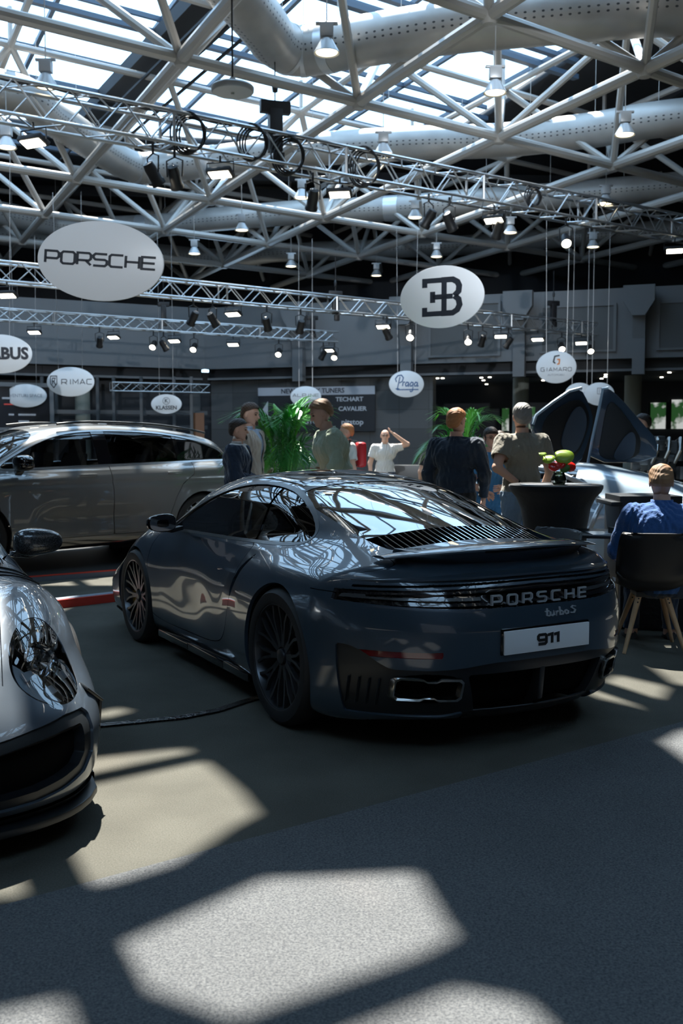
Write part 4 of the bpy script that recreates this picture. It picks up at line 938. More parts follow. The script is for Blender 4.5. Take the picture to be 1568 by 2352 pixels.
# cable coils
for u, dz, s, w in ((435, -.05, .33, 'on the near truss at left'), (580, .0, .30, 'on the near truss left of the hoist'), (660, -.1, .34, 'on the near truss right of the hoist'), (832, -.05, .36, 'hanging low in the centre of the near truss'), (1215, 0, .2, 'at the right of the near truss')):
    p = ontruss(T1, u); b = MB()
    for q in range(4):
        a = np.linspace(0, 2*PI, 29); rr = s*(1-.07*q); b.tube([(rr*.8*math.cos(t)+.03*q, .03*math.sin(3*t+q), rr*math.sin(t)) for t in a], .016, 6)
    o = b.build('cable_coil', M['fixture'], loc=tuple(p+(0, -.28, dz)), rot=(0, .15, .25)); tag(o, 'black coiled cable '+w, 'cable', 'cable coils on the near truss')
b = MB(); P = [ontruss(T1, u)+(.0, -.1, .29+.02*math.sin(u*.07)) for u in range(0, 1568, 28)]; b.tube(P, .026, 6); b.tube([p+(0, .12, .01) for p in P[::2]], .018, 6)
tag(b.build('power_cable', M['fixture']), 'black power cable run along the top of the near truss', 'cable')
# disc speaker
r = empty('ceiling_speaker', tuple(ony(534, 205, 13.8)), 0, 'round grey disc hanging below the skylight at upper left', 'speaker'); b = MB(); b.lathe([(0, .16), (.04, .15), (.05, .09), (.14, .07), (.27, .045), (.29, .02), (.285, -.03), (.27, -.045), (0, -.045)], 40); b.build('disc_housing', M['lampwhite'], r, 40)
MB().tube([(0, 0, .15), (0, 0, 1.9)], .014, 6).build('suspension_pole', M['fixture'], r); MB().lathe([(0, -.075), (.02, -.07), (.025, -.045), (0, -.044)], 12).build('sensor', M['lampwhite'], r)

# ---------------------------------------------------------------- hanging oval signs
FONTS = {}
def text_mesh(txt, m, parent, size, loc, bold=0., sx=1., shear=0., name='lettering', align='CENTER'):
    cu = bpy.data.curves.new('t', 'FONT'); cu.body = txt; cu.size = size; cu.align_x = align; cu.align_y = 'CENTER'; cu.extrude = .004; cu.offset = bold; cu.shear = shear; cu.resolution_u = 3
    o = bpy.data.objects.new('t', cu); COL.objects.link(o); dg = bpy.context.evaluated_depsgraph_get(); me = bpy.data.meshes.new_from_object(o.evaluated_get(dg)); bpy.data.objects.remove(o)
    for v in me.vertices: v.co = Vector((v.co.x*sx, -v.co.z, v.co.y))
    me.materials.clear(); me.materials.append(m); o = bpy.data.objects.new(name, me); COL.objects.link(o); o.parent = parent; o.location = loc; return o
def sign(u, v, D, rz, W, H, label, chains, up=6.2):
    p = ony(u, v, D); r = empty('hanging_sign', tuple(p), rz, label, 'hanging sign', None); a = np.linspace(0, 2*PI, 72, endpoint=False); b = MB()
    ring = lambda k, y: [(W/2*k*math.cos(t), y, H/2*k*math.sin(t)) for t in a]; n = 72
    V = ring(.985, -.015)+ring(1, -.011)+ring(1, .011)+ring(.985, .015); b.add(V, [(i*n+j, i*n+(j+1) % n, (i+1)*n+(j+1) % n, (i+1)*n+j) for i in range(3) for j in range(n)]+[tuple(range(n-1, -1, -1)), tuple(range(3*n, 4*n))])
    b.build('sign_board', M['sign'], r, 40)
    for x0, x1 in chains:
        z = H/2*math.sqrt(1-(2*x0/W)**2); b = MB(); Lh = 7.4-p[2]-z; c = MB()
        if D < 14:
            for k in range(int(Lh/.045)):
                t = k*.045/Lh; q = np.array((x0+(x1-x0)*t, 0, z+k*.045)); w = .008
                if k % 2: c.beam(q-(0, 0, .012), q+(0, 0, .030), w*2, w*.6)
                else: c.beam(q-(0, 0, .012), q+(0, 0, .030), w*.6, w*2)
        else: c.tube([(x0, 0, z), (x1, 0, z+Lh)], .004+.00008*D, 5)
        c.build('chain' if D < 14 else 'suspension_wire', M['alu'], r, 0)
    return r
I_ = M['signink']
def strokes_sign(r, word, W_s, hgt, z, th=.16, gap_=.35, m=I_, name='lettering', x0=None):
    L, wd = wide_letters(word, 1., 1., gap_); sc = W_s/wd; b = MB()
    for l in L:
        for q in l: strokes(b, [q], th, .003, lambda u, v, d: ((-W_s/2 if x0 is None else x0)+u*sc, -.0155-d, z+(v-.5)*hgt))
    return b.build(name, m, r, 0)
r = sign(231, 600, 10., -.12, 1.285, .775, 'largest hanging oval white sign with wide black lettering, at left', ((-.27, -.40), (.27, .40)))
L, wd = wide_letters('PORSCHE', 1., 1., .12)
strokes_sign(r, 'PORSCHE', 1.12, .115, .01, .19, .20); r.rotation_euler = (0, .085, -.10)
r = sign(1014, 682, 12.7, -.48, 1.13, .775, 'hanging oval white sign with a large dark interlocked monogram', ((-.25, -.32), (.25, .28)))
b = MB()
ss_ = .0345
def fnE(u, v, d): return ((u-8)*ss_*1.12, -.0155-d, (v-8)*ss_)
strokes(b, [[(2.2, 11.6), (2.2, 14), (9.3, 14)], [(2.2, 4.4), (2.2, 2), (9.3, 2)], [(9, 15), (9, 1)], [(5, 8), (12, 8)], [(5, 10), (5, 6)]], 1.8, .003, fnE)
strokes(b, [[(8, 14), (12, 14), (13.6, 13), (14.2, 11.6), (14, 9.6), (12.6, 8.1)], [(12.6, 8.1), (14, 6.8), (14.4, 4.8), (13.6, 3), (12, 2), (8, 2)]], 2.0, .0034, fnE)
b.build('monogram', I_, r, 0)
r = sign(0, 813, 20.6, .05, 1.30, .79, 'oval sign cut by the left edge, with bold black letters', ((-.2, -.2), (.2, .3))); text_mesh('BRABUS', I_, r, .33, (.0, -.017, .0), .014, .98)
r = sign(162, 877, 24.4, -.1, 1.19, .71, 'oval sign with a shield emblem and thin futuristic letters, at left', ((-.3, -.35), (.3, .35)))
strokes_sign(r, 'RIMAC', .76, .12, 0, .14, .35, x0=-.22)
b = MB(); strokes(b, [[(0, .1), (0, 1), (1, 1), (1, .1), (.5, -.4), (0, .1)], [(.3, 0), (.3, .75), (.75, .75), (.6, .4), (.3, .35)], [(.5, .35), (.8, -.05)]], .12, .003, lambda u, v, d: (-.50+u*.16, -.0155-d, -.06+v*.2)); b.build('emblem', I_, r, 0)
r = sign(60, 909, 29.5, .05, 1.19, .68, 'oval sign with very thin pale lettering, lower left', ((-.3, -.35), (.3, .35))); text_mesh('VENTURI SPACE', mat('pale_lettering', (.25, .27, .30), .5), r, .13, (0, -.017, .0), .0, 1.02)
r = sign(382, 928, 29., -.05, .89, .56, 'small oval sign with a circled K above bold serif letters', ((-.2, -.2), (.2, .2))); text_mesh('KLASSEN', I_, r, .155, (0, -.017, -.11), .004, 1.0); text_mesh('K', I_, r, .16, (.0, -.017, .09), .002)
b = MB(); a = np.linspace(0, 2*PI, 33); strokes(b, [[(math.cos(t)*.1, math.sin(t)*.1) for t in a]], .012, .003, lambda u, v, d: (u, -.0155-d, .09+v)); b.build('emblem', I_, r, 0)
r = sign(702, 911, 30., .0, .92, .62, 'oval sign with wide thin letters in front of the dark tuners board', ((-.2, -.2), (.2, .2))); strokes_sign(r, 'ALPINE', .78, .085, .04, .13, .35); text_mesh('STORE NICE', M['signink'], r, .085, (0, -.017, -.13))
r = sign(933, 882, 28.4, .12, 1.0, .75, 'oval sign with blue cursive lettering in the centre', ((-.25, -.3), (.25, .3)))
M['blueink'] = mat('blue_lettering', (.03, .10, .24), .5)
b = MB(); strokes(b, [[(1.2, 0), (2.1, 3.9)], [(.9, 2.2), (.5, 3.2), (1.3, 4.2), (2.6, 4.4), (3.3, 3.6), (2.9, 2.4), (1.9, 1.9)], [(.6, .0), (1.9, .0)], [(3.0, .9), (3.2, 2.1), (3.7, 2.2), (3.9, 2.0)], [(5.1, 2.0), (4.5, 2.2), (4.0, 1.5), (4.2, .9), (4.7, 1.0), (5.2, 2.1), (5.1, .9), (5.4, 1.0)], [(6.7, 2.0), (6.1, 2.2), (5.6, 1.5), (5.8, .9), (6.3, 1.0), (6.8, 2.1), (6.5, -.6), (5.9, -.9), (5.6, -.5)], [(8.2, 2.0), (7.6, 2.2), (7.1, 1.5), (7.3, .9), (7.8, 1.0), (8.3, 2.1), (8.2, .9), (8.6, 1.1)], [(1.0, -.25), (8.6, -.15)]], .36, .003, lambda u, v, d: (-.36+u*.082, -.0155-d, -.14+v*.088)); b.build('lettering', M['blueink'], r, 0)
r = sign(1277, 843, 25.5, -.25, 1.0, .82, 'oval sign with a small orange and black emblem over spaced letters, right of centre', ((-.25, -.3), (.25, .28))); strokes_sign(r, 'GIAMARO', .76, .09, -.06, .14, .38); text_mesh('AUTOMOBILI', mat('grey_lettering', (.3, .32, .35), .5), r, .07, (0, -.017, -.2))
b = MB(); strokes(b, [[(.08, .18), (-.04, .16), (-.07, .02), (-.02, -.02)]], .035, .003, lambda u, v, d: (u, -.0155-d, .11+v)); b.build('emblem', I_, r, 0); b = MB(); strokes(b, [[(.02, .08), (.08, .08), (.07, -.03), (.02, -.04)]], .035, .003, lambda u, v, d: (u, -.0155-d, .11+v)); b.build('emblem', mat('orange_ink', (.75, .22, .03), .5), r, 0)
for u, D, lb in ((1330, 27.8, 'grey oval sign in shade half hidden behind the raised car doors'), (1376, 27.0, 'rightmost small grey oval sign in shade with a faint emblem')):
    r = sign(u, 905, D, -.3, .78, .62, lb, ((-.2, -.2), (.2, .2))); b = MB(); strokes(b, [[(-.05, -.02), (-.05, .14), (.05, .14), (.05, -.02), (-.05, -.02)], [(0, .0), (0, .12)]], .02, .003, lambda u, v, d: (u, -.0155-d, .02+v)); b.build('emblem', mat('faint', (.3, .31, .33), .5), r, 0)
# tuners board on the granite wall
p = onwall(725, 940, -.35); r = empty('wall_board', tuple(p), math.atan2(dR[1], dR[0]), 'dark exhibitor board with white header strip on the granite wall', 'sign board'); bw, bh = 4.0, 1.42
b = MB(); b.box((0, 0, 0), (bw, .06, bh)); b.build('board_panel', mat('board_black', (.012, .014, .018), .5), r, 0)
b = MB(); b.box((0, -.035, bh/2-.13), (bw, .02, .26)); b.build('header_strip', mat('board_header', (.36, .38, .42), .5), r, 0)
W2 = mat('board_white', (.42, .44, .47), .5)
text_mesh('NEW LUXURY TUNERS', I_, r, .21, (-.1, -.05, bh/2-.13), .004)
for t, x, z, s in (('TECHART', 1.15, .30, .19), ('CAVALIER', 1.25, .0, .19), ('pitstop', 1.25, -.42, .24), ('GTO', -.15, -.40, .2), ('RT', .42, .02, .24), ('UNITE', -.95, -.42, .17)): text_mesh(t, W2, r, s, (x, -.036, z), .004, 1.1)
b = MB(); b.add([(-1.85, -.04, .0), (-1.65, -.04, .28), (-1.65, -.04, -.28)], [(0, 1, 2)]); b.build('arrow', W2, r, 0)
# screen at far left in a pale frame
p = ony(25, 935, 29.5); r = empty('wall_screen', tuple(p), math.atan2(-dL[1], -dL[0]), 'dark exhibitor screen in a wide pale frame at far left', 'screen'); b = MB(); b.box((0, 0, 0), (2.2, .06, 1.25)); b.build('screen_panel', mat('screen_black', (.01, .012, .018), .2), r, 0)
b = MB()
for c, d_ in (((0, -.03, .66), (2.45, .12, .12)), ((0, -.03, -.66), (2.45, .12, .12)), ((1.16, -.03, 0), (.12, .12, 1.3)), ((-1.16, -.03, 0), (.12, .12, 1.3))): b.box(c, d_)
b.build('frame', M['wallwhite'], r, 0)
b = MB()
for x, z, w in ((.25, .38, .5), (.1, .26, .7), (.45, -.22, .5), (.0, -.22, .15), (.35, -.42, .3)): b.box((x, -.035, z), (w, .01, .055))
b.build('screen_text', W2, r, 0); MB().box((.1, -.035, .08), (.6, .01, .04)).build('screen_line', M['red'], r, 0)
# shopfront glass frames at left recess
b = MB()
for u in (98, 130, 225, 262, 325, 400, 440): q = ony(u, 950, 30.9); b.box((q[0], q[1], 1.7), (.09, .09, 3.4))
for v_ in (945, 980): q0 = ony(90, v_, 30.6); q1 = ony(476, v_, 32.4); b.beam(q0, q1*(1, 1, 0)+(0, 0, q0[2]), .05, .12)
tag(b.build('shopfront', mat('shopfront_frame', (.06, .065, .07), .5), smooth=0), 'grey metal shopfront framing in the recess at left', 'shopfront')
b = MB(); q = ony(456, 950, 31.5); b.box((q[0], q[1], 1.15), (.35, .05, 2.3)); tag(b.build('door_1', mat('wood_door', (.16, .06, .02), .5), smooth=0), kind=S_)
M['lamp_inner'] = mat('headlight_reflector', (.66, .74, .84), .3, .1, 1.)
def grille_mat():
    m = mat('grille_mesh', (.004, .004, .005), .5); nt = m.node_tree; b = nt.nodes['Principled BSDF']
    tc = nt.nodes.new('ShaderNodeTexCoord'); v = nt.nodes.new('ShaderNodeTexVoronoi'); v.inputs['Scale'].default_value = 70
    r = nt.nodes.new('ShaderNodeMapRange'); r.inputs[1].default_value = .25; r.inputs[2].default_value = .6
    bp = nt.nodes.new('ShaderNodeBump'); bp.inputs['Distance'].default_value = .006
    c = nt.nodes.new('ShaderNodeMix'); c.data_type = 'RGBA'; c.inputs[6].default_value = (.001, .001, .001, 1); c.inputs[7].default_value = (.02, .022, .026, 1)
    nt.links.new(tc.outputs['Object'], v.inputs['Vector']); nt.links.new(v.outputs['Distance'], r.inputs[0]); nt.links.new(r.outputs[0], c.inputs[0]); nt.links.new(c.outputs[2], b.inputs['Base Color'])
    nt.links.new(r.outputs[0], bp.inputs['Height']); nt.links.new(bp.outputs[0], b.inputs['Normal']); return m
M['grille_mesh'] = grille_mat()

def surf_x(y, z, F=F911, x0=-1.2, x1=0.):      # first surface x from the rear at (y,z)
    xs = np.linspace(x0, x1, 400); f = F(xs, np.full(400, abs(y)), np.full(400, z)); i = int(np.argmax(f < 0)); return xs[i-1]+(xs[i]-xs[i-1])*f[i-1]/(f[i-1]-f[i]+1e-9)
main = car911('sports_car', 'dark grey-blue rear-engined sports coupe with raised rear wing and white number plate', (CARX, CARY, 0), PI/2+CARYAW, M['paint'])

# ---- things of the rear end, children of the main car
# wing
Wc = lambda y: -.90 + .24*(abs(y)/.67)**2.2
b = MB(); Us = np.linspace(-.67, .67, 41); n = 12
prof = [(0, .002), (.03, .012), (.09, .016), (.17, .010), (.22, .0), (.22, -.004), (.17, -.006), (.09, -.008), (.03, -.010), (.0, -.006)]
V = []
for y in Us:
    k = 1-.45*(abs(y)/.67)**4; z = .976-.044*(abs(y)/.67)**2
    for p in prof: V.append((Wc(y)+p[0]*k, y, z+p[1]*k))
m_ = len(prof); F = [(i*m_+j, i*m_+(j+1) % m_, (i+1)*m_+(j+1) % m_, (i+1)*m_+j) for i in range(40) for j in range(m_)]+[tuple(range(m_)), tuple(range(40*m_, 41*m_))]
b.add(V, F); wing = b.build('rear_wing', M['paint'], main, 40)
# gurney strip / brake light under wing edge and pedestal
b = MB(); V = []
Us = np.linspace(-.54, .54, 31)
for y in Us:
    t = abs(y)/.54; dx = .10*t**2.5
    xe = Wc(y)
    for p in [(xe+.035, .963), (xe+.06, .925), (xe+.075+.02*t, .885), (xe+.30, .885), (xe+.22, .963)]:
        V.append((p[0], y*(1-.0*t)*(1.0 if p[1] > .93 else .97), p[1]))
m_ = 5; b.add(V, [(i*m_+j, i*m_+(j+1) % m_, (i+1)*m_+(j+1) % m_, (i+1)*m_+j) for i in range(30) for j in range(m_)]+[tuple(range(m_)), tuple(range(30*m_, 31*m_))])
b.build('wing_pedestal', M['paint'], main, 40, bevel=.008)
b = MB(); b.tube([(Wc(y)+.030, y, .957) for y in np.linspace(-.36, .22, 16)], .006, 6); b.build('brake_light', M['smoke'], main)
# ducktail lip at the deck edge
b = MB(); V = []; Us = np.linspace(-.80, .80, 41)
for y in Us:
    t = abs(y)/.80; xe = surf_x(y, .835)-.012+.0*t; k = 1-.75*t**4; z0 = .850-.018*t*t
    for p in [(0, -.004), (.0, .006*k), (.05, .020*k), (.14, .035*k), (.24, .020*k), (.24, -.03), (.04, -.02)]:
        V.append((xe+p[0], y, z0+p[1]))
m_ = 7; b.add(V, [(i*m_+j, i*m_+(j+1) % m_, (i+1)*m_+(j+1) % m_, (i+1)*m_+j) for i in range(40) for j in range(m_)]+[tuple(range(m_)), tuple(range(40*m_, 41*m_))])
b.build('deck_lip', M['paint'], main, 40)
# PORSCHE letters on the bar
L, wd = wide_letters('PORSCHE', 1.0, .95, .75)
b = MB(); sc = .58/wd
for l in L:
    for q in l: strokes(b, [q], .16, .012, lambda u, v, d: (surf_x(.29-u*sc, .735)+.000-d, .29-u*sc, .724+v*sc*.95))
M['badge'] = mat('satin_badge', (.42, .44, .46), .35, .3)
b.build('badge_lettering', M['badge'], main, 0)
# 'turbo S' script below
TS = [[(0, .55), (.35, .6)], [(.2, .9), (.1, .1), (.25, .02), (.4, .12)], [(.42, .5), (.4, .12), (.55, .02), (.7, .2), (.72, .5), (.72, .05)], [(.9, .5), (.88, .05), (.9, .35), (1.1, .5)], [(1.25, .95), (1.2, .05), (1.42, .05), (1.5, .3), (1.35, .5), (1.22, .4)], [(1.72, .5), (1.6, .28), (1.7, .05), (1.88, .1), (1.92, .35), (1.8, .5), (1.7, .48)], [(2.65, .8), (2.4, .9), (2.25, .72), (2.55, .4), (2.4, .1), (2.1, .15)]]
b = MB(); strokes(b, TS, .11, .006, lambda u, v, d: (surf_x(-.0-u*.075, .66+v*.035)-d-.002, -.0-u*.075, .655+v*.04))
b.build('script_badge', M['badge'], main, 0)
# licence plate
pl = empty('licence_plate', (-1.047, 0, .553)); pl.parent = main
b = MB(); b.prism(smooth_poly([(-.26, -.056), (.26, -.056), (.26, .056), (-.26, .056)], 0), -.006, .006, 'x'); b.build('plate_panel', M['white_plate'], pl, 30, bevel=.004)
L, wd = wide_letters('911', 1., 1., .22); b = MB(); sc = .125/wd
for l in L:
    for q in l: strokes(b, [q], .30, .003, lambda u, v, d: (-.0065-d, .0625-u*sc, -.022+v*.044))
b.build('plate_number', M['ink'], pl, 0)
b = MB(); b.box((-1.028, 0, .556), (.03, .536, .128)); b.build('plate_recess', M['gloss_black'], main, bevel=.01)
# exhausts
for s in (1, -1):
    e = empty('exhaust_tip', (0, 0, 0)); e.parent = main
    o = [(.44, .30), (.455, .285), (.535, .285), (.552, .296), (.588, .296), (.605, .285), (.685, .285), (.70, .30), (.70, .375), (.685, .39), (.605, .39), (.588, .379), (.552, .379), (.535, .39), (.455, .39), (.44, .375)]
    P = []
    for q in o: P.append((surf_x(q[0], q[1])+.012, s*q[0], q[1]))
    P = np.array(P); b = MB(); c = P.mean(0)
    def loop(i_, dx): return np.stack([P[:, 0]+dx, c[1]+(P[:, 1]-c[1])*(.13-i_)/.13, c[2]+(P[:, 2]-c[2])*(.053-i_)/.053], 1)
    rings = [loop(-.006, .02), loop(-.006, -.018), loop(-.003, -.024), loop(.007, -.022), loop(.010, .01), loop(.012, .12)]
    k = len(P); V = np.concatenate(rings); b.add(V, [(i*k+j, i*k+(j+1) % k, (i+1)*k+(j+1) % k, (i+1)*k+j) for i in range(4) for j in range(k)])
    b.build('exhaust_trim', M['steel'], e, 50)
    b = MB(); b.add(np.concatenate(rings[4:]), [(j, (j+1) % k, k+(j+1) % k, k+j) for j in range(k)]+[tuple(range(2*k-1, k-1, -1))]); b.build('exhaust_pipe', M['dark_cavity'], e, 50)
# diffuser fins and bumper blades
for y in (0,):
    b = MB(); b.prism([(-1.02, .43), (-1.0, .25), (-.93, .21), (-.8, .2), (-.8, .43)], -.016, .016); b.build('diffuser_fin', M['satin_black'], main, bevel=.006)
b = MB(); b.grid(lambda u, w: (-1.03+.19*w, u*(.37-.0*w), .43-.21*w**.6 if w < 1 else .2), np.linspace(-1, 1, 9), np.linspace(0, 1, 5)); 
b = MB(); b.grid(lambda u, w: (-.92-.06*w+.06*u*u, .37*u, .18+.05*w), np.linspace(-1, 1, 13), np.linspace(0, 1, 4)); b.build('diffuser_plate', M['satin_black'], main, recalc=False, solid=.01)
for s in (1, -1):
    for k in range(4):
        y = .745+k*.03; b = MB(); b.beam((surf_x(y, .27)+.006, s*y, .25), (surf_x(y, .38)+.006, s*y, .38), .006, .012, (0, 1, 0)); b.build('vent_rib', M['satin_black'], main, bevel=.002)
# ---------------------------------------------------------------- the other cars
M['paint_ice'] = mat('ice_blue_paint', (.32, .42, .52), .35, .2, 1.); M['paint_white'] = mat('white_paint', (.6, .62, .64), .3, 0, 1.); M['paint_black'] = mat('black_paint', (.008, .009, .011), .2, 0, 1.)
gt = car911('sports_car', 'silver-blue sports coupe at left, its nose and teardrop headlight facing the camera', (GTX, GTY, 0), GTYAW, M['paint_silver'], 'gt')
def surf_y(x, z): ys = np.linspace(1.05, .2, 400); f = F911(np.full(400, x), ys, np.full(400, z)); return ys[int(np.argmax(f < 0))]
def surf_xf(y, z): xs = np.linspace(3.7, 2.5, 500); f = F911(xs, np.full(500, y), np.full(500, z)); return xs[int(np.argmax(f < 0))]
for s in (1, -1):      # fender louvres, splitter end plates and bumper side blades
    for k in range(3):
        b = MB(); x0 = 2.36-.075*k; P = []
        for yy in np.linspace(.60, .80, 6): P.append((x0, yy*s))
        z_ = []
        for x_, y_ in P:
            zz = np.linspace(1.0, .6, 300); f = F911(np.full(300, x_), np.full(300, abs(y_)), zz); z_.append(zz[int(np.argmax(f < 0))])
        for i in range(5): b.beam((P[i][0], P[i][1], z_[i]+.0), (P[i+1][0], P[i+1][1], z_[i+1]+.0), .028, .010)
        b.build('fender_louvre', M['satin_black'], gt, 30)
    b = MB(); P = [(x_, (surf_y(x_, z_)+.012)*s, z_) for x_, z_ in ((3.08, .50), (2.99, .42), (2.96, .28), (3.02, .17))]
    for i in range(3): b.beam(P[i], P[i+1], .012, .05, (1, 0, 0))
    b.build('bumper_blade', M['satin_black'], gt, 40, bevel=.004)
    P = [(surf_xf(t, .17), t) for t in np.linspace(.0, .86, 18)]+[(x_, surf_y(x_, .17)) for x_ in (3.02, 2.9)]; b = MB(); V = []
    for i, (x_, y_) in enumerate(P):
        k = .045; nx = max(0, 1-y_/.9*.9); V += [(x_+k*.8, (y_+k*.4)*s, .10), (x_+k*.8, (y_+k*.4)*s, .128), (x_-.05, max(0, y_-.03)*s, .135), (x_-.05, max(0, y_-.03)*s, .10)]
    b.add(V, [(i*4+j, i*4+(j+1) % 4, (i+1)*4+(j+1) % 4, (i+1)*4+j) for i in range(len(P)-1) for j in range(4)])
    b.build('splitter_lip', M['satin_black'], gt, 40, bevel=.006)

def simple_car(label, loc, yaw, paint, sc=(1, 1, 1), glass=None, xw=-9):
    root = empty('sports_car', loc, yaw, label, 'sports car'); V, T = body911(); S = np.array(sc)
    arch = lambda x, y, z: np.minimum(np.maximum.reduce([r-np.hypot(x-cx, z-cz) for cx, cz, r in ARCH]), np.abs(y)-.50)
    V, T = cut(V, T, arch)
    N = lambda V: None
    def put(nm, VT, m): link_mesh(nm, VT[0]*S, VT[1], m, root, True)
    for f, nm in ((lambda x, y, z: np.maximum.reduce([sd_dlo(x, z)-.01, .40-np.abs(y), xw-x]), 'side_window'), (lambda x, y, z: np.maximum(sd_ws(x, y), .86-z), 'windscreen'), (lambda x, y, z: np.maximum(sd_rg(x, y), .90-z), 'rear_window')):
        put(nm, cut(V, T, f), paint if xw > 0 and nm == 'rear_window' else glass or M['darkglass']); V, T = cut(V, T, lambda x, y, z: -f(x, y, z))
    put('body_shell', (V, T), paint)
    for cx, cz, r in ARCH:
        for s in (1, -1):
            b = MB(); A = Matrix.Rotation(-PI/2*s, 3, 'X'); R = cz*.97; b.lathe([(0, .06), (.05, .07), (R*.72, .10), (R*.76, .12), (R*.98, .12), (R, .09), (R, -.1), (0, -.1)], 32, A, np.array((cx, .78*s, cz))*S); b.build('wheel', M['rubber'], root, 30)
            b = MB(); b.box(np.array((cx, s*.5, cz))*S, (.8, .02, .7)); b.build('wheel_arch_liner', M['matte_black'], root)
    return root
BX, BY = 3.48, 10.66
bug = simple_car('pale ice-blue hypercar with raised doors, partly hidden by the black round table', (BX, BY, .0), math.atan2(.43, -.9), M['paint_ice'], (1.03, 1.06, .96), M['gloss_black'], .80)
b = MB(); P = [(1.35, 1.20), (1.0, 1.13), (.66, 1.0), (.52, .82), (.60, .60), (.85, .38), (1.5, .22), (2.1, .2)]
Q_ = []
for i in range(len(P)-1):
    for t in np.linspace(0, 1, 6)[:-1]: Q_.append(np.array(P[i])*(1-t)+np.array(P[i+1])*t)
V3 = []
for q in Q_:
    ys = np.linspace(1.1, .3, 400); f = F911(np.full(400, q[0]/1.03), ys/1.06, np.full(400, q[1]/.96)); V3.append((q[0], ys[int(np.argmax(f < 0))]+.004, q[1]))
for s in (1, -1):
    b = MB(); b.tube([(v[0], v[1]*s, v[2]) for v in V3], .028, 8); b.build('side_line_trim', M['chrome'] if False else mat('silver_trim', (.5, .52, .54), .3, .6), bug)
L, wd = wide_letters('EB', .8, 1., .2); b = MB(); 
for l in L:
    for q in l: strokes(b, [q], .2, .004, lambda u, v, d: (.95-u*.06, .965+d, .62+v*.06))
b.build('badge', M['steel'], bug, 0)
def door(poly, inner, win, Y, rz, label, nm):
    c = np.array(poly).mean(0); p = ony(c[0], c[1], Y); r = empty('car_door', tuple(p), rz, label, 'car door'); k = Y/2287
    f = lambda P, g=1.: [((a-c[0])*k*g/math.cos(rz), -(b_-c[1])*k*g) for a, b_ in P]
    o = MB().prism(smooth_poly(f(poly), 1).tolist(), -.05, .06).build('door_shell', M['paint_deep'], r, 40, bevel=.025)
    MB().prism(smooth_poly(f(inner), 2).tolist(), -.075, -.04).build('inner_panel', M['satin_black'], r, 40, bevel=.012)
    MB().prism(smooth_poly(f(win), 2).tolist(), -.095, -.07).build('door_pad', mat('blue_grey_leather', (.035, .055, .085), .6), r, 40, bevel=.008)
    P = f(poly); b = MB(); b.tube([(x, -.055, z) for x, z in P+[P[0]]][0:5], .016, 8); b.build('door_edge', M['paint_ice'], r)
    return r
M['paint_deep'] = mat('deep_blue_paint', (.035, .06, .095), .22, .3, 1.)
door([(1215, 975), (1222, 955), (1262, 925), (1300, 900), (1330, 892), (1350, 925), (1364, 965), (1352, 1010), (1330, 1070), (1290, 1066), (1235, 1030)], [(1235, 968), (1270, 938), (1318, 915), (1340, 930), (1352, 965), (1340, 1005), (1318, 1052), (1280, 1048), (1240, 1015)], [(1278, 1010), (1300, 950), (1326, 928), (1344, 966), (1330, 1015), (1312, 1042), (1285, 1035)], 10.4, .25, 'left raised dark blue car door of the ice-blue hypercar, its dark inner panel towards us', 0)
door([(1352, 1062), (1362, 1000), (1376, 930), (1382, 894), (1394, 892), (1420, 912), (1470, 970), (1508, 1012), (1502, 1062)], [(1372, 1056), (1380, 1000), (1392, 925), (1410, 925), (1455, 985), (1470, 1010), (1462, 1056)], [(1400, 1056), (1425, 1010), (1446, 988), (1458, 1004), (1452, 1056)], 11.6, -.1, 'right raised dark blue car door of the ice-blue hypercar', 1)

simple_car('white sports car far behind, showing as a white strip beside the green palm', (-.9, 16.2, 0), PI+.15, M['paint_white'], (1, 1, .86))
simple_car('black car in the far left background behind the taupe SUV', (-9.0, 19.5, 0), PI+.25, M['paint_black'], (1.05, 1, 1.02))
simple_car('black car low behind the man in the dark navy shirt', (3.4, 21.5, 0), .2, M['paint_black'], (1, 1, .8))

# taupe SUV
WS_ = curve([-1, -.6, -.2, .2, .6, 1.4, 2.2, 2.7, 3.1, 3.5, 3.85], [.87, .93, .965, .965, .935, .925, .935, .965, .96, .91, .83])
TKS = curve([0, .18, .3, .5, .8, 1.0, 1.12, 1.3], [.16, .06, .03, .0, .0, .025, .06, .16])
TS_ = curve([-1, -.8, -.4, .5, 1.5, 2.5, 2.9, 3.3, 3.6, 3.85], [1.06, 1.14, 1.17, 1.14, 1.11, 1.08, 1.03, .97, .86, .68])
RS_ = curve([-1.0, -.85, -.6, -.35, 0, .6, 1.3, 1.75, 2.1, 2.45, 2.8, 3.1, 3.4], [.95, 1.16, 1.36, 1.47, 1.535, 1.59, 1.605, 1.575, 1.48, 1.31, 1.12, .95, .8])
GS_ = curve([-1, -.5, 0, 1, 2, 2.6, 3.2], [.72, .77, .81, .84, .83, .78, .7])
XRS = curve([0, .2, .5, .8, 1.0, 1.2, 1.6], [-.80, -.90, -.95, -.92, -.87, -.72, -.45])
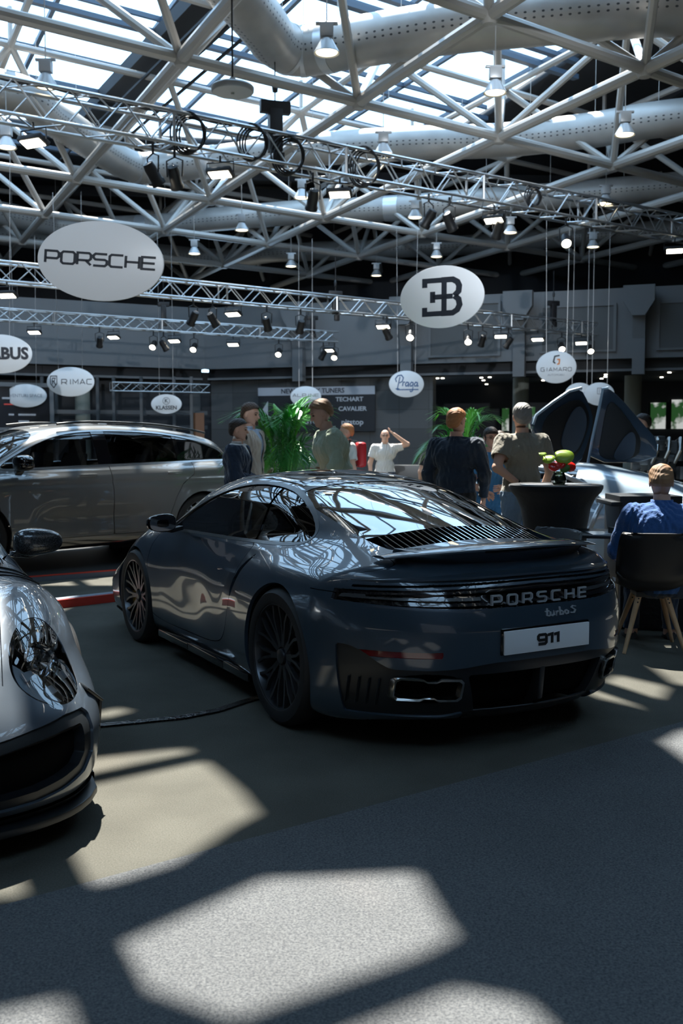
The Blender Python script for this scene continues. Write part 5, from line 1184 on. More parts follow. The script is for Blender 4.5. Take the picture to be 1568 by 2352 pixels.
def FSUV(x, y, z):
    side = y-(WS_(x)-TKS(z)-.03*ss(.55, .95, x)*(1-ss(1.9, 2.3, x))*np.exp(-((z-.52)/.14)**2)-.012*np.exp(-((z-.93)/.03)**2))
    low = smax(side, z-(TS_(x)-.03*(y/.8)**2), .12)
    rf = (z-(RS_(x+.12*y*y*ss(1.5, 2.3, x)-.10*y*y*(1-ss(-.2, .4, x)))-.04*(y/.6)**2))*.9
    gh = smax(rf, (y-(GS_(x)-np.maximum(z-1.1, -.03)*.42-.2*np.maximum(z-1.42, 0)))*.9, .09)
    b = smin(low, gh, .05)
    b = smax(b, XRS(z)+.30*(y/.9)**3-x, .10); b = smax(b, x-(3.84-.5*(y/.9)**3-.25*ss(.6, 1.0, z)), .12)
    return smax(b, .21-z, .04)
suv = empty('suv', (-2.36, 12.80, .072), -3*PI/4+SUVYAW, 'taupe grey SUV on the platform at left, seen from its side', 'car')
V, Q = surface(FSUV, (-1.05, 0, .15), (3.95, 1.05, 1.70), .024); T = tri(Q); SA = [(0., .38, .41), (2.89, .38, .41)]
V, T = cut(V, T, lambda x, y, z: np.minimum(np.maximum.reduce([r-np.hypot(x-cx, z-cz) for cx, cz, r in SA]), np.abs(y)-.55))
DS = smooth_poly([(2.56, 1.115), (2.30, 1.26), (1.95, 1.42), (1.60, 1.495), (1.1, 1.515), (.5, 1.495), (0., 1.425), (-.35, 1.325), (-.60, 1.21), (-.55, 1.165), (-.2, 1.165), (.8, 1.145), (1.8, 1.125), (2.4, 1.105)], 3); sds = poly_sd(DS)
G0 = cut(V, T, lambda x, y, z: np.maximum(sds(x, z)-.018, .45-np.abs(y))); B0 = cut(V, T, lambda x, y, z: -np.maximum(sds(x, z)-.018, .45-np.abs(y)))
sides('window_trim', cut(*G0, lambda x, y, z: -sds(x, z)), FSUV, M['chrome_dull'], suv, .012, .002)
G1 = cut(*G0, lambda x, y, z: sds(x, z))
M['suvglass'] = glassmat('suv_window_glass', (.55, .58, .6)); M['tint2'] = M['tint']
for s in (1, -1):
    g = cut(*G1, lambda x, y, z: -s*y)
    for nm, a, c, m in (('front_window', 1.37, 3, M['suvglass']), ('rear_window', .27, 1.18, M['suvglass']), ('quarter_window', -1, .20, M['darkglass'])):
        shell(nm, *cut(*g, lambda x, y, z: np.maximum(a+.25*(z-1.1)*(a > -1)*0-x, x-c)), FSUV, m, suv, .004, -.008)
    shell('pillar_cover', *cut(*g, lambda x, y, z: np.maximum(1.19-x, x-1.36)), FSUV, M['gloss_black'], suv, .01, -.002)
    shell('pillar_cover', *cut(*g, lambda x, y, z: np.maximum(.21-x, x-.26)), FSUV, M['gloss_black'], suv, .01, -.002)
wsS = poly_sd(smooth_poly([(1.95, -.60), (1.95, .60), (2.4, .68), (2.75, .74), (2.95, .5), (3.0, 0), (2.95, -.5), (2.75, -.74), (2.4, -.68)], 2))
f = lambda x, y, z: np.maximum(wsS(x, y), 1.08-z); shell('windscreen', *cut(*B0, f), FSUV, M['tint'], suv, .005, -.003); B0 = cut(*B0, lambda x, y, z: -f(x, y, z))
f = lambda x, y, z: z-(.30+.0*x); shell('lower_cladding', *cut(*B0, f), FSUV, M['gloss_black'], suv, .01, .0); B0 = cut(*B0, lambda x, y, z: -f(x, y, z))
d1 = poly_sd([(2.62, 1.2), (2.66, .9), (2.55, .42), (2.45, .34), (1.22, .34), (1.24, 1.2)]); d2 = poly_sd([(1.236, 1.2), (1.216, .34), (.62, .34), (.52, .42), (.38, .75), (.30, .88), (.12, 1.0), (.05, 1.2)])
for dd in (d1, d2): B0 = gap(B0, lambda x, y, z: dd(x, z), .003, lambda x, y, z: np.maximum.reduce([.5-np.abs(y), z-1.15, .3-z]))
shell('body_shell', *B0, FSUV, M['paint_taupe'], suv, .02)
shell('inner_body', *cut(*cut(V, T, lambda x, y, z: z-1.10), lambda x, y, z: np.abs(y)-.80), FSUV, M['dark_cavity'], suv, 0, -.05)
for cx, cz, r in SA:
    for s in (1, -1):
        wheel(suv, cx, s*.80, .38, .27, s, 0, False); b = MB(); b.grid(lambda u, w: (cx+(r+.004)*math.cos(u), s*w, cz+(r+.004)*math.sin(u)), np.linspace(-.35, PI+.35, 24), [.52, .90]); b.box((cx, s*.53, cz), (.8, .02, .8)); b.build('wheel_arch_liner', M['matte_black'], suv, 40, recalc=False)
for s in (1, -1):
    for x in (1.55, .38): b = MB(); b.box((x, s*.915, 1.02-.0*x), (.22, .03, .03)); b.build('door_handle', M['paint_taupe'], suv, bevel=.01)
    e = empty('side_mirror'); e.parent = suv; b = MB()
    b.grid(lambda u, w: (2.38+.10*np.sign(math.sin(w)*math.cos(u))*abs(math.sin(w)*math.cos(u))**.7, s*(1.03+.135*math.cos(w)), 1.17+.085*np.sign(math.sin(w)*math.sin(u))*abs(math.sin(w)*math.sin(u))**.7), np.linspace(0, 2*PI, 29), np.linspace(.05, PI-.05, 14)); b.build('mirror_housing', M['gloss_black'], e, 60)
    MB().beam((2.38, s*.90, 1.06), (2.38, s*.98, 1.12), .08, .06).build('mirror_arm', M['gloss_black'], e, bevel=.01)
    b = MB(); b.tube([(x, s*.60, RS_(x)+.012) for x in np.linspace(-.3, 1.75, 16)], .014, 8); b.build('roof_rail', M['satin_black'], suv)
for y in (.38, -.38): seat_mesh(suv, 1.55, y, M['leather'], .62, 1.05); seat_mesh(suv, .55, y, M['leather'], .62, 1.0)
MB().box((2.35, 0, 1.02), (.5, 1.4, .10)).build('dashboard', M['leather'], suv, bevel=.03)

# ---------------------------------------------------------------- tables, chair, flowers, palms
tp = ony(1276, 1110, 8.6); t = empty('cocktail_table', (tp[0], tp[1], 0), 0, 'round bar-height cocktail table in a stretched black cover', 'table')
b = MB(); prof = [(.385, 1.085), (.40, 1.10), (.40, 1.075), (.385, 1.045), (.34, .99), (.30, .90), (.275, .75), (.27, .60), (.285, .40), (.32, .20), (.36, .03), (.365, .0)]
b.lathe(prof, 48); b.v = [v*(1+.012*np.sin(6*np.arctan2(v[:, 1], v[:, 0]))[:, None]*(1, 1, 0)*(v[:, 2:3] < 1.03)) for v in b.v]; b.build('stretch_cover', cloth('black_stretch', (.003, .0035, .0045), .004), t, 60)
MB().lathe([(0, 1.088), (.385, 1.088), (.40, 1.10), (.385, 1.106), (0, 1.106)], 48).build('table_top', cloth('black_top', (.010, .011, .013), .005), t, 40)
v = empty('flower_vase', (tp[0]+.0, tp[1]-.12, 1.106), 0, 'small glass vase with red and yellow-green flowers on the black cocktail table', 'vase')
MB().lathe([(0, .0), (.045, .0), (.062, .02), (.066, .05), (.052, .085), (.046, .10), (.052, .115), (.049, .115), (.043, .10), (.048, .085), (.061, .05), (.057, .02), (0, .006)], 28).build('glass_jar', glassmat('vase_glass', (.55, .62, .58)), v, 60)
MB().lathe([(0, .008), (.055, .018), (.058, .05), (.046, .08), (0, .085)], 20).build('stems', mat('dark_moss', (.02, .05, .02), .6), v)
def spathe(c, n, r, m, nm, tip=.0):
    n = Vector(n).normalized(); R = np.array(n.to_track_quat('Z', 'Y').to_matrix()); b = MB(); V = [np.zeros(3)]; K = 22
    for ring in (.5, 1.):
        for k in range(K):
            a = 2*PI*k/K; rr = r*ring*(1+.18*math.cos(a)-.22*math.exp(-((a-PI)/.35)**2)); V.append(np.array((rr*math.cos(a), rr*math.sin(a)*.85, .16*r*ring**2*math.cos(2*a)-.10*r*ring)))
    V = np.array(V) @ R.T+np.array(c); F = [(0, 1+k, 1+(k+1) % K) for k in range(K)]+[(1+k, 1+K+k, 1+K+(k+1) % K, 1+(k+1) % K) for k in range(K)]
    b.add(V, F); return b.build(nm, m, v, True, solid=.003, recalc=True)
mg = mat('lime_leaf', (.33, .50, .04), .35); mr_ = mat('red_flower', (.65, .02, .015), .25, coat=.5)
spathe((.02, -.02, .245), (-.1, -.8, .5), .085, mg, 'leaf'); spathe((-.10, 0, .225), (-.3, -.7, .7), .055, mg, 'leaf'); spathe((-.15, 0, .265), (0, -.5, .8), .035, mg, 'leaf')
spathe((.085, -.03, .155), (.35, -.8, .2), .052, mr_, 'red_bloom'); spathe((-.06, -.04, .165), (-.2, -.8, .4), .055, mr_, 'red_bloom'); spathe((-.01, -.05, .175), (0, -.7, .6), .045, mr_, 'red_bloom'); spathe((.03, -.05, .145), (.0, -.9, .2), .045, mat('green_leaf', (.05, .16, .02), .4), 'leaf')
b = MB(); b.tube([(-.02, 0, .05), (-.06, 0, .15), (-.13, 0, .25)], .004, 6); b.tube([(.01, 0, .05), (.02, -.0, .22)], .004, 6); b.build('stem', mg, v)
for k, (x, y, rz, lb) in enumerate(((-.20, -.14, .25, 'white leaflet at the left edge of the cocktail table'), (.17, -.05, -.15, 'pale leaflet right of the flower vase'))):
    b = MB(); b.box((0, 0, .003), (.24, .12, .006)); tag(b.build('leaflet', mat('paper', (.45, .50, .56), .3), loc=(tp[0]+x, tp[1]+y, 1.106), rot=(0, 0, rz), smooth=0), lb, 'leaflet')

def shell_chair(label, loc, rz, m, legs=True):
    r = empty('shell_chair', loc, rz, label, 'chair'); b = MB()       # faces +x
    prof = [(.22, .425), (.235, .44), (.20, .450), (.05, .435), (-.10, .43), (-.18, .455), (-.225, .52), (-.25, .62), (-.275, .74), (-.295, .84), (-.30, .855)]
    P = np.array(prof)
    def fn(u, w):
        t = u*(len(P)-1); i = min(int(t), len(P)-2); p = P[i]*(1-t+i)+P[i+1]*(t-i); hw = np.interp(u, [0, .1, .5, .62, .85, .97, 1], [.19, .23, .26, .265, .25, .225, .20]); yy = w*hw
        seat = np.interp(u, [0, .35, .5, .65, 1], [0.02, .05, .10, .06, .03]); return (p[0]+(.10*abs(w)**2.2 if u > .5 else 0)*np.interp(u, [.5, .7, 1], [0, 1, .5]), yy, p[1]+seat*abs(w)**2.5*(1 if u < .6 else .3)-(.03*abs(w)**3 if u > .95 else 0))
    b.grid(fn, np.linspace(0, 1, 29), np.linspace(-1, 1, 15)); o = b.build('seat_shell', m, r, True, solid=.014)
    MB().box((0, 0, .405), (.26, .24, .04)).build('seat_frame', M['satin_black'], r, bevel=.01)
    wd = mat('beech_wood', (.52, .33, .18), .45, noise=(9, .12, 3)) if 'wood' not in M else M['wood']; M['wood'] = wd
    for sx, sy in ((1, 1), (1, -1), (-1, 1), (-1, -1)):
        b = MB(); b.tube([(sx*.09, sy*.09, .41), (sx*.23, sy*.21, 0.0)], [.023, .013], 14); b.build('leg', wd, r, 60)
        b = MB(); 
        for z in (.375, .35): b.lathe([(0, .0), (.006, .0), (.006, .004), (0, .004)], 8, Matrix.Rotation(-PI/2*sx, 3, 'Y') if False else Vector((-1, 0, 0)).to_track_quat('Z', 'Y').to_matrix(), (sx*.09+sx*.14*(.41-z)/.41-.022, sy*.09+sy*.12*(.41-z)/.41, z))
        b.build('bolt', M['satin_black'], r)
    return r
cp = onz(1478, 1480, 0); M['chairblack'] = mat('black_plastic_shell', (.012, .013, .015), .45)
shell_chair('black plastic shell chair with light wooden legs under the man in the blue jacket', (cp[0], cp[1]-.12, 0), PI/2-.12, M['chairblack'])
gp = ony(1190, 1215, 6.9); shell_chair('grey shell chair mostly hidden behind the coupe, only its curved edge showing', (gp[0]+.12, gp[1]+.1, 0), PI+.5, mat('grey_plastic', (.10, .11, .12), .45))
# meeting table in front of the seated man
mp_ = ony(1450, 1225, 7.9); t = empty('meeting_table', (mp_[0]+.12, mp_[1], 0), -.25, 'low black meeting table in front of the man in the blue jacket', 'table')
MB().box((0, 0, .735), (1.15, .62, .025)).build('table_top', M['chairblack'], t, bevel=.004); MB().box((.15, .0, .36), (.7, .42, .72)).build('table_cover', cloth('black_drape', (.006, .007, .009)), t, bevel=.02)
b = MB()
for q in ((-.34, -.14, .2), (-.20, .02, -.3), (-.10, -.16, .1)): b.box((q[0], q[1], .7505+.004*abs(q[2])), (.21, .29, .005), Matrix.Rotation(q[2], 3, 'Z'))
o = b.build('brochures', mat('glossy_brochure', (.50, .52, .55), .2), smooth=0, loc=tuple(t.location), rot=(0, 0, -.25)); tag(o, 'pale brochures spread on the left end of the low black table', 'brochure')
o = MB().box((0, 0, .775), (.13, .12, .05)).build('card_box', M['satin_black'], smooth=0, loc=(mp_[0]-.12, mp_[1]-.08, 0), rot=(0, 0, .2)); tag(o, 'small black box on the low black table beside the brochures', 'box')
kp = ony(1450, 1150, 8.9); o = MB(); o.box((0, 0, .5), (.55, .5, 1.0)); o.box((-.3, 0, .93), (.10, .52, .04)); tag(o.build('black_counter', M['satin_black'], loc=(kp[0]+.1, kp[1], 0), bevel=.01), 'black counter behind the man in the blue jacket', 'counter')
# engine display behind the hypercar
ep = ony(1545, 1020, 12.6); r = empty('engine_display', (ep[0], ep[1], 0), 0, 'dark engine on a stand at the right edge, behind the raised doors', 'engine')
MB().box((0, 0, .45), (.9, .7, .9)).build('stand', M['satin_black'], r, bevel=.02); b = MB()
for k in range(46): b.box((rnd.uniform(-.4, .4), rnd.uniform(-.3, .3), rnd.uniform(.95, 1.45)), (rnd.uniform(.05, .22),)*1+(rnd.uniform(.05, .2), rnd.uniform(.04, .18)), Matrix.Rotation(rnd.uniform(0, 3), 3, 'Z'))
b.build('engine_block', mat('cast_metal', (.10, .11, .12), .4, .7), r, bevel=.01)
b = MB()
for k in range(6): x = -.35+k*.14; b.tube([(x, -.3, 1.2), (x+.03, -.4, 1.35), (x+.08, -.25, 1.5), (x+.1, 0, 1.45)], .025, 8)
b.build('intake_pipe', M['steel'], r)
# dark display stands in the background
for u, v_, y, w, h_, lb in ((955, 1050, 19.5, 1.2, .98, 'black display counter far behind, right of the bald man'), (590, 1010, 22., 1.6, 1.0, 'long black counter in front of the granite wall')):
    p = ony(u, v_, y); tag(MB().box((0, 0, h_/2), (w, .5, h_)).build('display_counter', M['satin_black'], loc=(p[0], p[1], 0), bevel=.01), lb, 'counter')
# palms
M['leaf'] = mat('palm_leaf', (.045, .28, .05), .32, trans=0.0); M['leaf2'] = mat('bright_palm_leaf', (.16, .55, .07), .35)
nt = M['leaf'].node_tree
def palm(label, loc, zc, nf, L0, seed, spread=1.):
    R_ = random.Random(seed); r = empty('potted_palm', loc, 0, label, 'palm')
    MB().lathe([(0, 0), (.16, 0), (.20, .34), (.185, .34), (.17, .30), (0, .30)], 28).build('pot', M['satin_black'], r, 40)
    for k in range(nf):
        a = 2*PI*k/nf*2.4+R_.uniform(-.3, .3); L_ = L0*R_.uniform(.75, 1.1); el = R_.uniform(.55, 1.35); rise = math.sin(el)*L_; out = math.cos(el)*L_*spread; b = MB(); P = []
        for t in np.linspace(0, 1, 15): P.append(np.array((math.cos(a)*out*t*(1+.35*t), math.sin(a)*out*t*(1+.35*t), .32+zc*min(1, t*2.2)*.55+rise*(1.5*t-1.1*t*t*(1.15 if el < .95 else .75)))))
        b.tube(P, np.linspace(.010, .003, 15), 5)
        for i in range(5, 15):
            for q in (0, .33, .67):
                if i == 14 and q: continue
                p = P[i]*(1-q)+P[min(14, i+1)]*q; d = P[min(14, i+1)]-P[i-1]; d /= np.linalg.norm(d); sd_ = np.cross(d, (0, 0, 1)); sd_ /= np.linalg.norm(sd_)+1e-6; ll = .27*L_*math.sin(PI*min(1, (i+q-3)/12.5))**.6+.04
                for s in (1, -1):
                    e1 = p+(sd_*s*.62+d*.72)*ll*.55+(0, 0, .02); e2 = p+(sd_*s*.80+d*.9)*ll*1.0-(0, 0, .28*ll); wv = np.cross(e1-p, sd_*0+np.array((0, 0, 1.))); wv /= np.linalg.norm(wv)+1e-6; wv *= .008
                    b.add([p, e1+wv, e2, e1-wv], [(0, 1, 2, 3)])
        b.build('frond', M['leaf2'] if R_.random() < .3 else M['leaf'], r, 0, recalc=False)
    return r
pp = ony(648, 1000, 11.9); palm('tall green potted palm between the two suited men and the man in sage green', (pp[0], pp[1], 0), 1.35, 34, 1.15, 3, .55)
pp = ony(1062, 990, 14.4); palm('second green potted palm behind the man in the dark navy shirt', (pp[0], pp[1], 0), 1.4, 28, 1.12, 8, .62)
b = MB(); p = ony(235, 975, 18.4); b.tube([(0, 0, 0), (0, 0, 1.68)], .03, 8); b.lathe([(0, -.10), (.07, -.07), (.10, 0), (.07, .07), (0, .10)], 16, None, (0, 0, 1.72)); tag(b.build('stand_lamp', M['lampwhite'], loc=(p[0], p[1], 0)), 'white round object on a stand showing above the SUV roof', 'lamp')
# ---------------------------------------------------------------- people
M['skin'] = mat('skin', (.62, .38, .28), .5); M['skin_tan'] = mat('tanned_skin', (.38, .19, .12), .5)
M['eye'] = mat('dark_eye', (.02, .012, .01), .2); M['lip'] = mat('lips', (.32, .12, .10), .5)
def capf(a, b, ra, rb):
    a = np.array(a, float); d = np.array(b, float)-a; L2 = d @ d+1e-12
    def f(x, y, z):
        px, py, pz = x-a[0], y-a[1], z-a[2]; t = np.clip((px*d[0]+py*d[1]+pz*d[2])/L2, 0, 1)
        return np.sqrt((px-t*d[0])**2+(py-t*d[1])**2+(pz-t*d[2])**2)-(ra+(rb-ra)*t)
    return f
def ellf(c, r):
    def f(x, y, z):
        q = np.sqrt(((x-c[0])/r[0])**2+((y-c[1])/r[1])**2+((z-c[2])/r[2])**2+1e-12); return (q-1)*min(r)
    return f
def uni(fs, k):
    def F(x, y, z):
        r = fs[0](x, y, z)
        for g in fs[1:]: r = smin(r, g(x, y, z), k)
        return r
    return F
def headF(x, y, z):       # face towards +x, centre of the skull at 0
    y = np.abs(y)
    h = ellf((-.008, 0, .022), (.096, .076, .092))(x, y, z)
    h = smin(h, ellf((.022, 0, -.045), (.062, .054, .070))(x, y, z), .03)
    h = smin(h, ellf((.060, 0, -.090), (.026, .026, .022))(x, y, z), .03)
    h = smin(h, capf((.080, 0, .012), (.103, 0, -.026), .009, .0125)(x, y, z), .014)
    h = smin(h, capf((.083, .008, .022), (.070, .045, .024), .009, .006)(x, y, z), .014)
    h = smin(h, capf((.082, .0, -.052), (.078, .016, -.053), .0075, .005)(x, y, z), .008)
    h = smax(h, -ellf((.094, .032, .004), (.014, .018, .011))(x, y, z), .012)
    h = smin(h, ellf((-.008, .078, -.005), (.018, .008, .032))(x, y, z), .008)
    return h
def person(label, loc, th, H=1.78, arms=None, lean=0., head=(0, 0), top=None, top_mat=None, sleeve='short', bottom=None, hair=None, build=1., jacket=None, skin=None, seated=False, hem=.90, extras=(), beard=None, fem=0., twist=0):
    skin = skin or M['skin']; root = empty('person', loc, th, label, 'person'); s = H/1.78
    R = Matrix.Rotation(lean, 3, 'Y'); Rn = np.array(R); piv = np.array((0, 0, .95))
    U = lambda p: (Rn @ (np.array(p, float)-piv)+piv)       # upper body lean
    bw = .19*(.88 if fem else 1)*build
    J = dict(ch=U((0, 0, 1.32)), nb=U((0, 0, 1.49)), sl=U((0, bw, 1.43)), sr=U((0, -bw, 1.43)))
    arms = arms or {}
    dl = dict(el=(-.03, .27, 1.14), wl=(.05, .26, .89), er=(-.03, -.27, 1.14), wr=(.05, -.26, .89)); dl.update(arms)
    for k in ('el', 'wl', 'er', 'wr'): J[k] = U(dl[k])
    hc = U((.015+.0, 0, 1.655)); hr = Matrix.Rotation(head[0], 3, 'Z') @ Matrix.Rotation(head[1]+lean*.6, 3, 'Y'); hr = np.array(hr)
    if seated: legs = [((0, sg*.10, .95), (.42, sg*.13, .98), (.40, sg*.14, .52), (.52, sg*.15, .46)) for sg in (1, -1)]
    else: legs = [((0, sg*.095, .93), (.015, sg*.105, .50), (-.025, sg*.115, .08), (.14, sg*.14, .035)) for sg in (1, -1)]
    B = build
    tor = [capf(U((0, -.085*B, 1.33)), U((0, .085*B, 1.33)), .115*B, .115*B), capf(U((0, -.06*B, 1.10)), U((0, .06*B, 1.10)), .10*B*(.88 if fem else 1), .10*B*(.88 if fem else 1)), capf((0, -.07, .96), (0, .07, .96), .112, .112), capf(U((0, 0, 1.0)), U((0, 0, 1.36)), .10*B, .11*B),
           capf(U((0, -bw*.8, 1.42)), U((0, bw*.8, 1.42)), .062, .062)]
    if fem: tor += [ellf(U((.085, .07, 1.27)), (.06, .06, .06)), ellf(U((.085, -.07, 1.27)), (.06, .06, .06))]
    up = [capf(J['sl'], J['el'], .056, .043), capf(J['sr'], J['er'], .056, .043)]
    fo = [capf(J['el'], J['wl'], .042, .028), capf(J['er'], J['wr'], .042, .028)]
    lg = []
    for h_, k_, a_, t_ in legs: lg += [capf(h_, k_, .088, .060), capf(k_, a_, .058, .040), capf(a_, t_, .040, .030)]
    nk = [capf(J['nb'], hc-hr @ np.array((.01, 0, .03)), .060, .056)]
    body = lambda x, y, z: smin(smin(uni(tor+up+nk, .05)(x, y, z), uni(fo, .01)(x, y, z), .02), uni(lg, .03)(x, y, z), .03)
    zl = .40 if seated else .0
    ext = max(.36, max(abs(J[k][1]) for k in ('el', 'wl', 'er', 'wr'))+.08); fx = max(.30, max(abs(J[k][0]) for k in ('el', 'wl', 'er', 'wr', 'nb'))+.16, .62 if seated else 0); zt_ = max(1.56, J['wl'][2]+.1, J['wr'][2]+.1, J['el'][2]+.1, J['er'][2]+.1)
    lo, hi = (-.30-abs(min(0, J['nb'][0])), -ext, zl), (fx, ext, zt_)
    V, Q = surface(body, lo, hi, .016, False, 3); T = tri(Q)
    parts = [(V, T)]
    Vh, Qh = surface(headF, (-.14, 0, -.15), (.14, .12, .14), .0075); Th = tri(Qh); parts.append((Vh*1.0 @ hr.T+hc, Th))
    # hands: palm and five fingers
    hb = MB()
    for sd, w, e in ((1, J['wl'], J['el']), (-1, J['wr'], J['er'])):
        d = (w-e)/np.linalg.norm(w-e); nrm = np.cross(d, (1, 0, 0) if abs(d[0]) < .8 else (0, 0, 1)); nrm /= np.linalg.norm(nrm); lat = np.cross(d, nrm)
        pf = lambda x, y, z: smin(capf(w+d*.02+lat*.018, w+d*.085+lat*.026, .017, .016)(x, y, z), capf(w+d*.02-lat*.016, w+d*.085-lat*.026, .017, .015)(x, y, z), .02)
        c = w+d*.05; Vp, Qp = surface(pf, c-.085, c+.085, .010, False, 3); parts.append((Vp, tri(Qp)))
        for k, (o, L) in enumerate(((.030, .066), (.011, .075), (-.010, .070), (-.029, .055))):
            b0 = w+d*.088+lat*o; cur = nrm*(-sd)*0+np.cross(lat, d); P = [b0-d*.01, b0+d*L*.45+cur*.004, b0+d*L*.75+cur*.016, b0+d*L*.92+cur*.034]; hb.tube(P, [.0095, .0088, .008, .0065], 7)
        b0 = w+d*.03+lat*.030; hb.tube([b0, b0+lat*.026+d*.03, b0+lat*.032+d*.058+np.cross(lat, d)*.012], [.012, .0105, .008], 7)
    Vt = np.concatenate(hb.v); fl = [f for f in hb.f]; Tt = []
    for f in fl:
        for q in range(1, len(f)-1): Tt.append((f[0], f[q], f[q+1]))
    parts.append((Vt, np.array(Tt)))
    n = np.cumsum([0]+[len(p[0]) for p in parts]); V = np.concatenate([p[0] for p in parts]); T = np.concatenate([p[1]+k for p, k in zip(parts, n)])
    link_mesh('body', V*s, T, skin, root)
    wr = lambda F, o, a=.004: (lambda x, y, z: F(x, y, z)-o-a*np.sin(26*x+13*z+9*np.sin(17*y+3))*np.sin(31*z+7*np.sin(12*x)))
    def garment(nm, F, cuts, m, sub=.016, zlo=None, zhi=None):
        lo_ = (lo[0], lo[1], lo[2] if zlo is None else zlo); hi_ = (hi[0], hi[1], hi[2] if zhi is None else zhi)
        V, Q = surface(F, lo_, hi_, sub, False, 3); V, T = V, tri(Q)
        for g in cuts: V, T = cut(V, T, g)
        if len(T): shell(nm, V*s, T, lambda x, y, z: F(x/s, y/s, z/s), m, root, .012, 0, False)
    def neckcut(dz=0.): nb = J['nb']; ax = (hc-nb)/np.linalg.norm(hc-nb); return lambda x, y, z: (x-nb[0])*ax[0]+(y-nb[1])*ax[1]+(z-nb[2])*ax[2]-.018-dz
    def cuffs(f):
        def g(x, y, z):
            r = np.full(x.shape, -1.)
            for e, w in ((J['el'], J['wl']), (J['er'], J['wr'])):
                d = w-e; t = ((x-e[0])*d[0]+(y-e[1])*d[1]+(z-e[2])*d[2])/(d @ d); dist = capf(e, w, .07, .07)(x, y, z); r = np.where(dist < .03, np.maximum(r, (t-f)*.25), r)
            return r
        return g
    def short(f):
        def g(x, y, z):
            r = np.full(x.shape, -1.)
            for a_, e in ((J['sl'], J['el']), (J['sr'], J['er'])):
                d = e-a_; t = ((x-a_[0])*d[0]+(y-a_[1])*d[1]+(z-a_[2])*d[2])/(d @ d); dist = capf(a_+d*.4, e, .06, .06)(x, y, z); r = np.where(dist < .03, np.maximum(r, (t-f)*.28), r)
            return r
        return g
    if top_mat:
        if sleeve == 'short': F = wr(uni(tor+[capf(J['sl'], J['sl']*.35+J['el']*.65, .070, .066), capf(J['sr'], J['sr']*.35+J['er']*.65, .070, .066)]+nk, .05), .014); cs = [short(.60)]
        elif sleeve == 'long': F = wr(lambda x, y, z: smin(uni(tor+up+nk, .05)(x, y, z), uni(fo, .01)(x, y, z), .02), .016, .006); cs = [cuffs(.93)]
        else: F = wr(lambda x, y, z: smin(uni(tor+up+nk, .05)(x, y, z), uni(fo, .01)(x, y, z), .02), .016, .006); cs = [cuffs(.25)]
        garment('shirt', F, cs+[neckcut(), lambda x, y, z: hem-z], top_mat, zlo=hem-.05)
    if jacket:
        F = wr(lambda x, y, z: smin(uni(tor+up, .05)(x, y, z), uni(fo, .01)(x, y, z), .02), .034, .006)
        garment('jacket', F, [cuffs(.9), neckcut(-.012), lambda x, y, z: .80-z, lambda x, y, z: np.where(x > .02, (.012+.075*np.clip((z-1.0)/.5, 0, 1))-np.abs(y), -1.)], jacket, zlo=.7)
    if bottom:
        F = wr(uni(lg+[tor[2], capf((0, -.07, 1.0), (0, .07, 1.0), .105, .10)], .035), .014, .005)
        garment('skirt' if fem == 2 else 'trousers', F, [lambda x, y, z: z-max(hem+.02, .98), lambda x, y, z: (.10 if not seated else .55)-z], bottom, zhi=1.06)
    for nm, z0 in (('shoe', 0),):
        for h_, k_, a_, t_ in legs:
            b = MB(); b.tube([np.array(a_)-(.05, 0, .02), np.array(a_)-(0, 0, .03), np.array(t_)-(0, 0, .0), np.array(t_)+(.05, 0, -.008)], [.036, .047, .045, .026], 10); b.v = [v*s for v in b.v]; b.build('shoe', M['leather'], root, 60)
    # hair, eyes
    if hair:
        hm, hl_, vol = hair
        HF = lambda x, y, z: smin(ellf((-.012, 0, .026), (.098, .079, .093))(x, y, z), ellf((-.05, 0, -.01), (.06, .070, .06))(x, y, z), .02)-vol*(.35+.6*ss(.02, .09, z))-.0016*np.sin(150*x+90*y)*np.sin(105*y+160*z)-.002*np.sin(45*x)*np.sin(50*y+1)-.35*vol*np.clip((x+.02)/.1, 0, 1)*(z > .06)
        Vq, Qq = surface(HF, (-.17, -.13, -.20), (.16, .13, .19), .007, False, 3); Vq, Tq = Vq, tri(Qq)
        if hl_ == 'short': thr = curve([-.2, -.09, -.055, -.032, -.01, .035, .06, .09, .2], [-.072, -.068, -.050, .006, .030, .050, .066, .074, .074]); g = lambda x, y, z: thr(x)-z
        elif hl_ == 'long': g = lambda x, y, z: np.where(x > .03, .05-z-.25*np.maximum(0, np.abs(y)-.045), -.14-z+.9*np.clip((x+.02)/.05, 0, 1)*.06)
        else: g = lambda x, y, z: np.maximum(z-.035, -.045-z+.1*np.clip((x+.04)/.04, 0, 1)*1.5)
        Vq, Tq = cut(Vq, Tq, g, 1e-4)
        N = gradF(HF, Vq, 2e-3, False); N /= np.linalg.norm(N, axis=1)[:, None]+1e-9
        link_mesh('hair', ((Vq) @ hr.T+hc)*s, Tq, hm, root, True, N @ hr.T)
    for sg in (1, -1):
        b = MB(); p = hr @ np.array((.082, .031*sg, .004))+hc; b.lathe([(0, -.006), (.010, -.004), (.013, 0), (.010, .004), (0, .006)], 10); b.v = [v+p for v in b.v]; b.v = [v*s for v in b.v]; b.build('eye', M['eye'], root)
        b = MB(); q = [hr @ np.array(v)+hc for v in ((.094, .014*sg, .024), (.092, .032*sg, .029), (.078, .050*sg, .024))]; b.tube(q, .0035, 6); b.v = [v*s for v in b.v]; b.build('eyebrow', hair[0] if hair else M['eye'], root)
    b = MB(); b.tube([hr @ np.array(v)+hc for v in ((.078, -.022, -.054), (.089, 0, -.052), (.078, .022, -.054))], [.002, .0045, .002], 6); b.v = [v*s for v in b.v]; b.build('mouth', M['lip'], root)
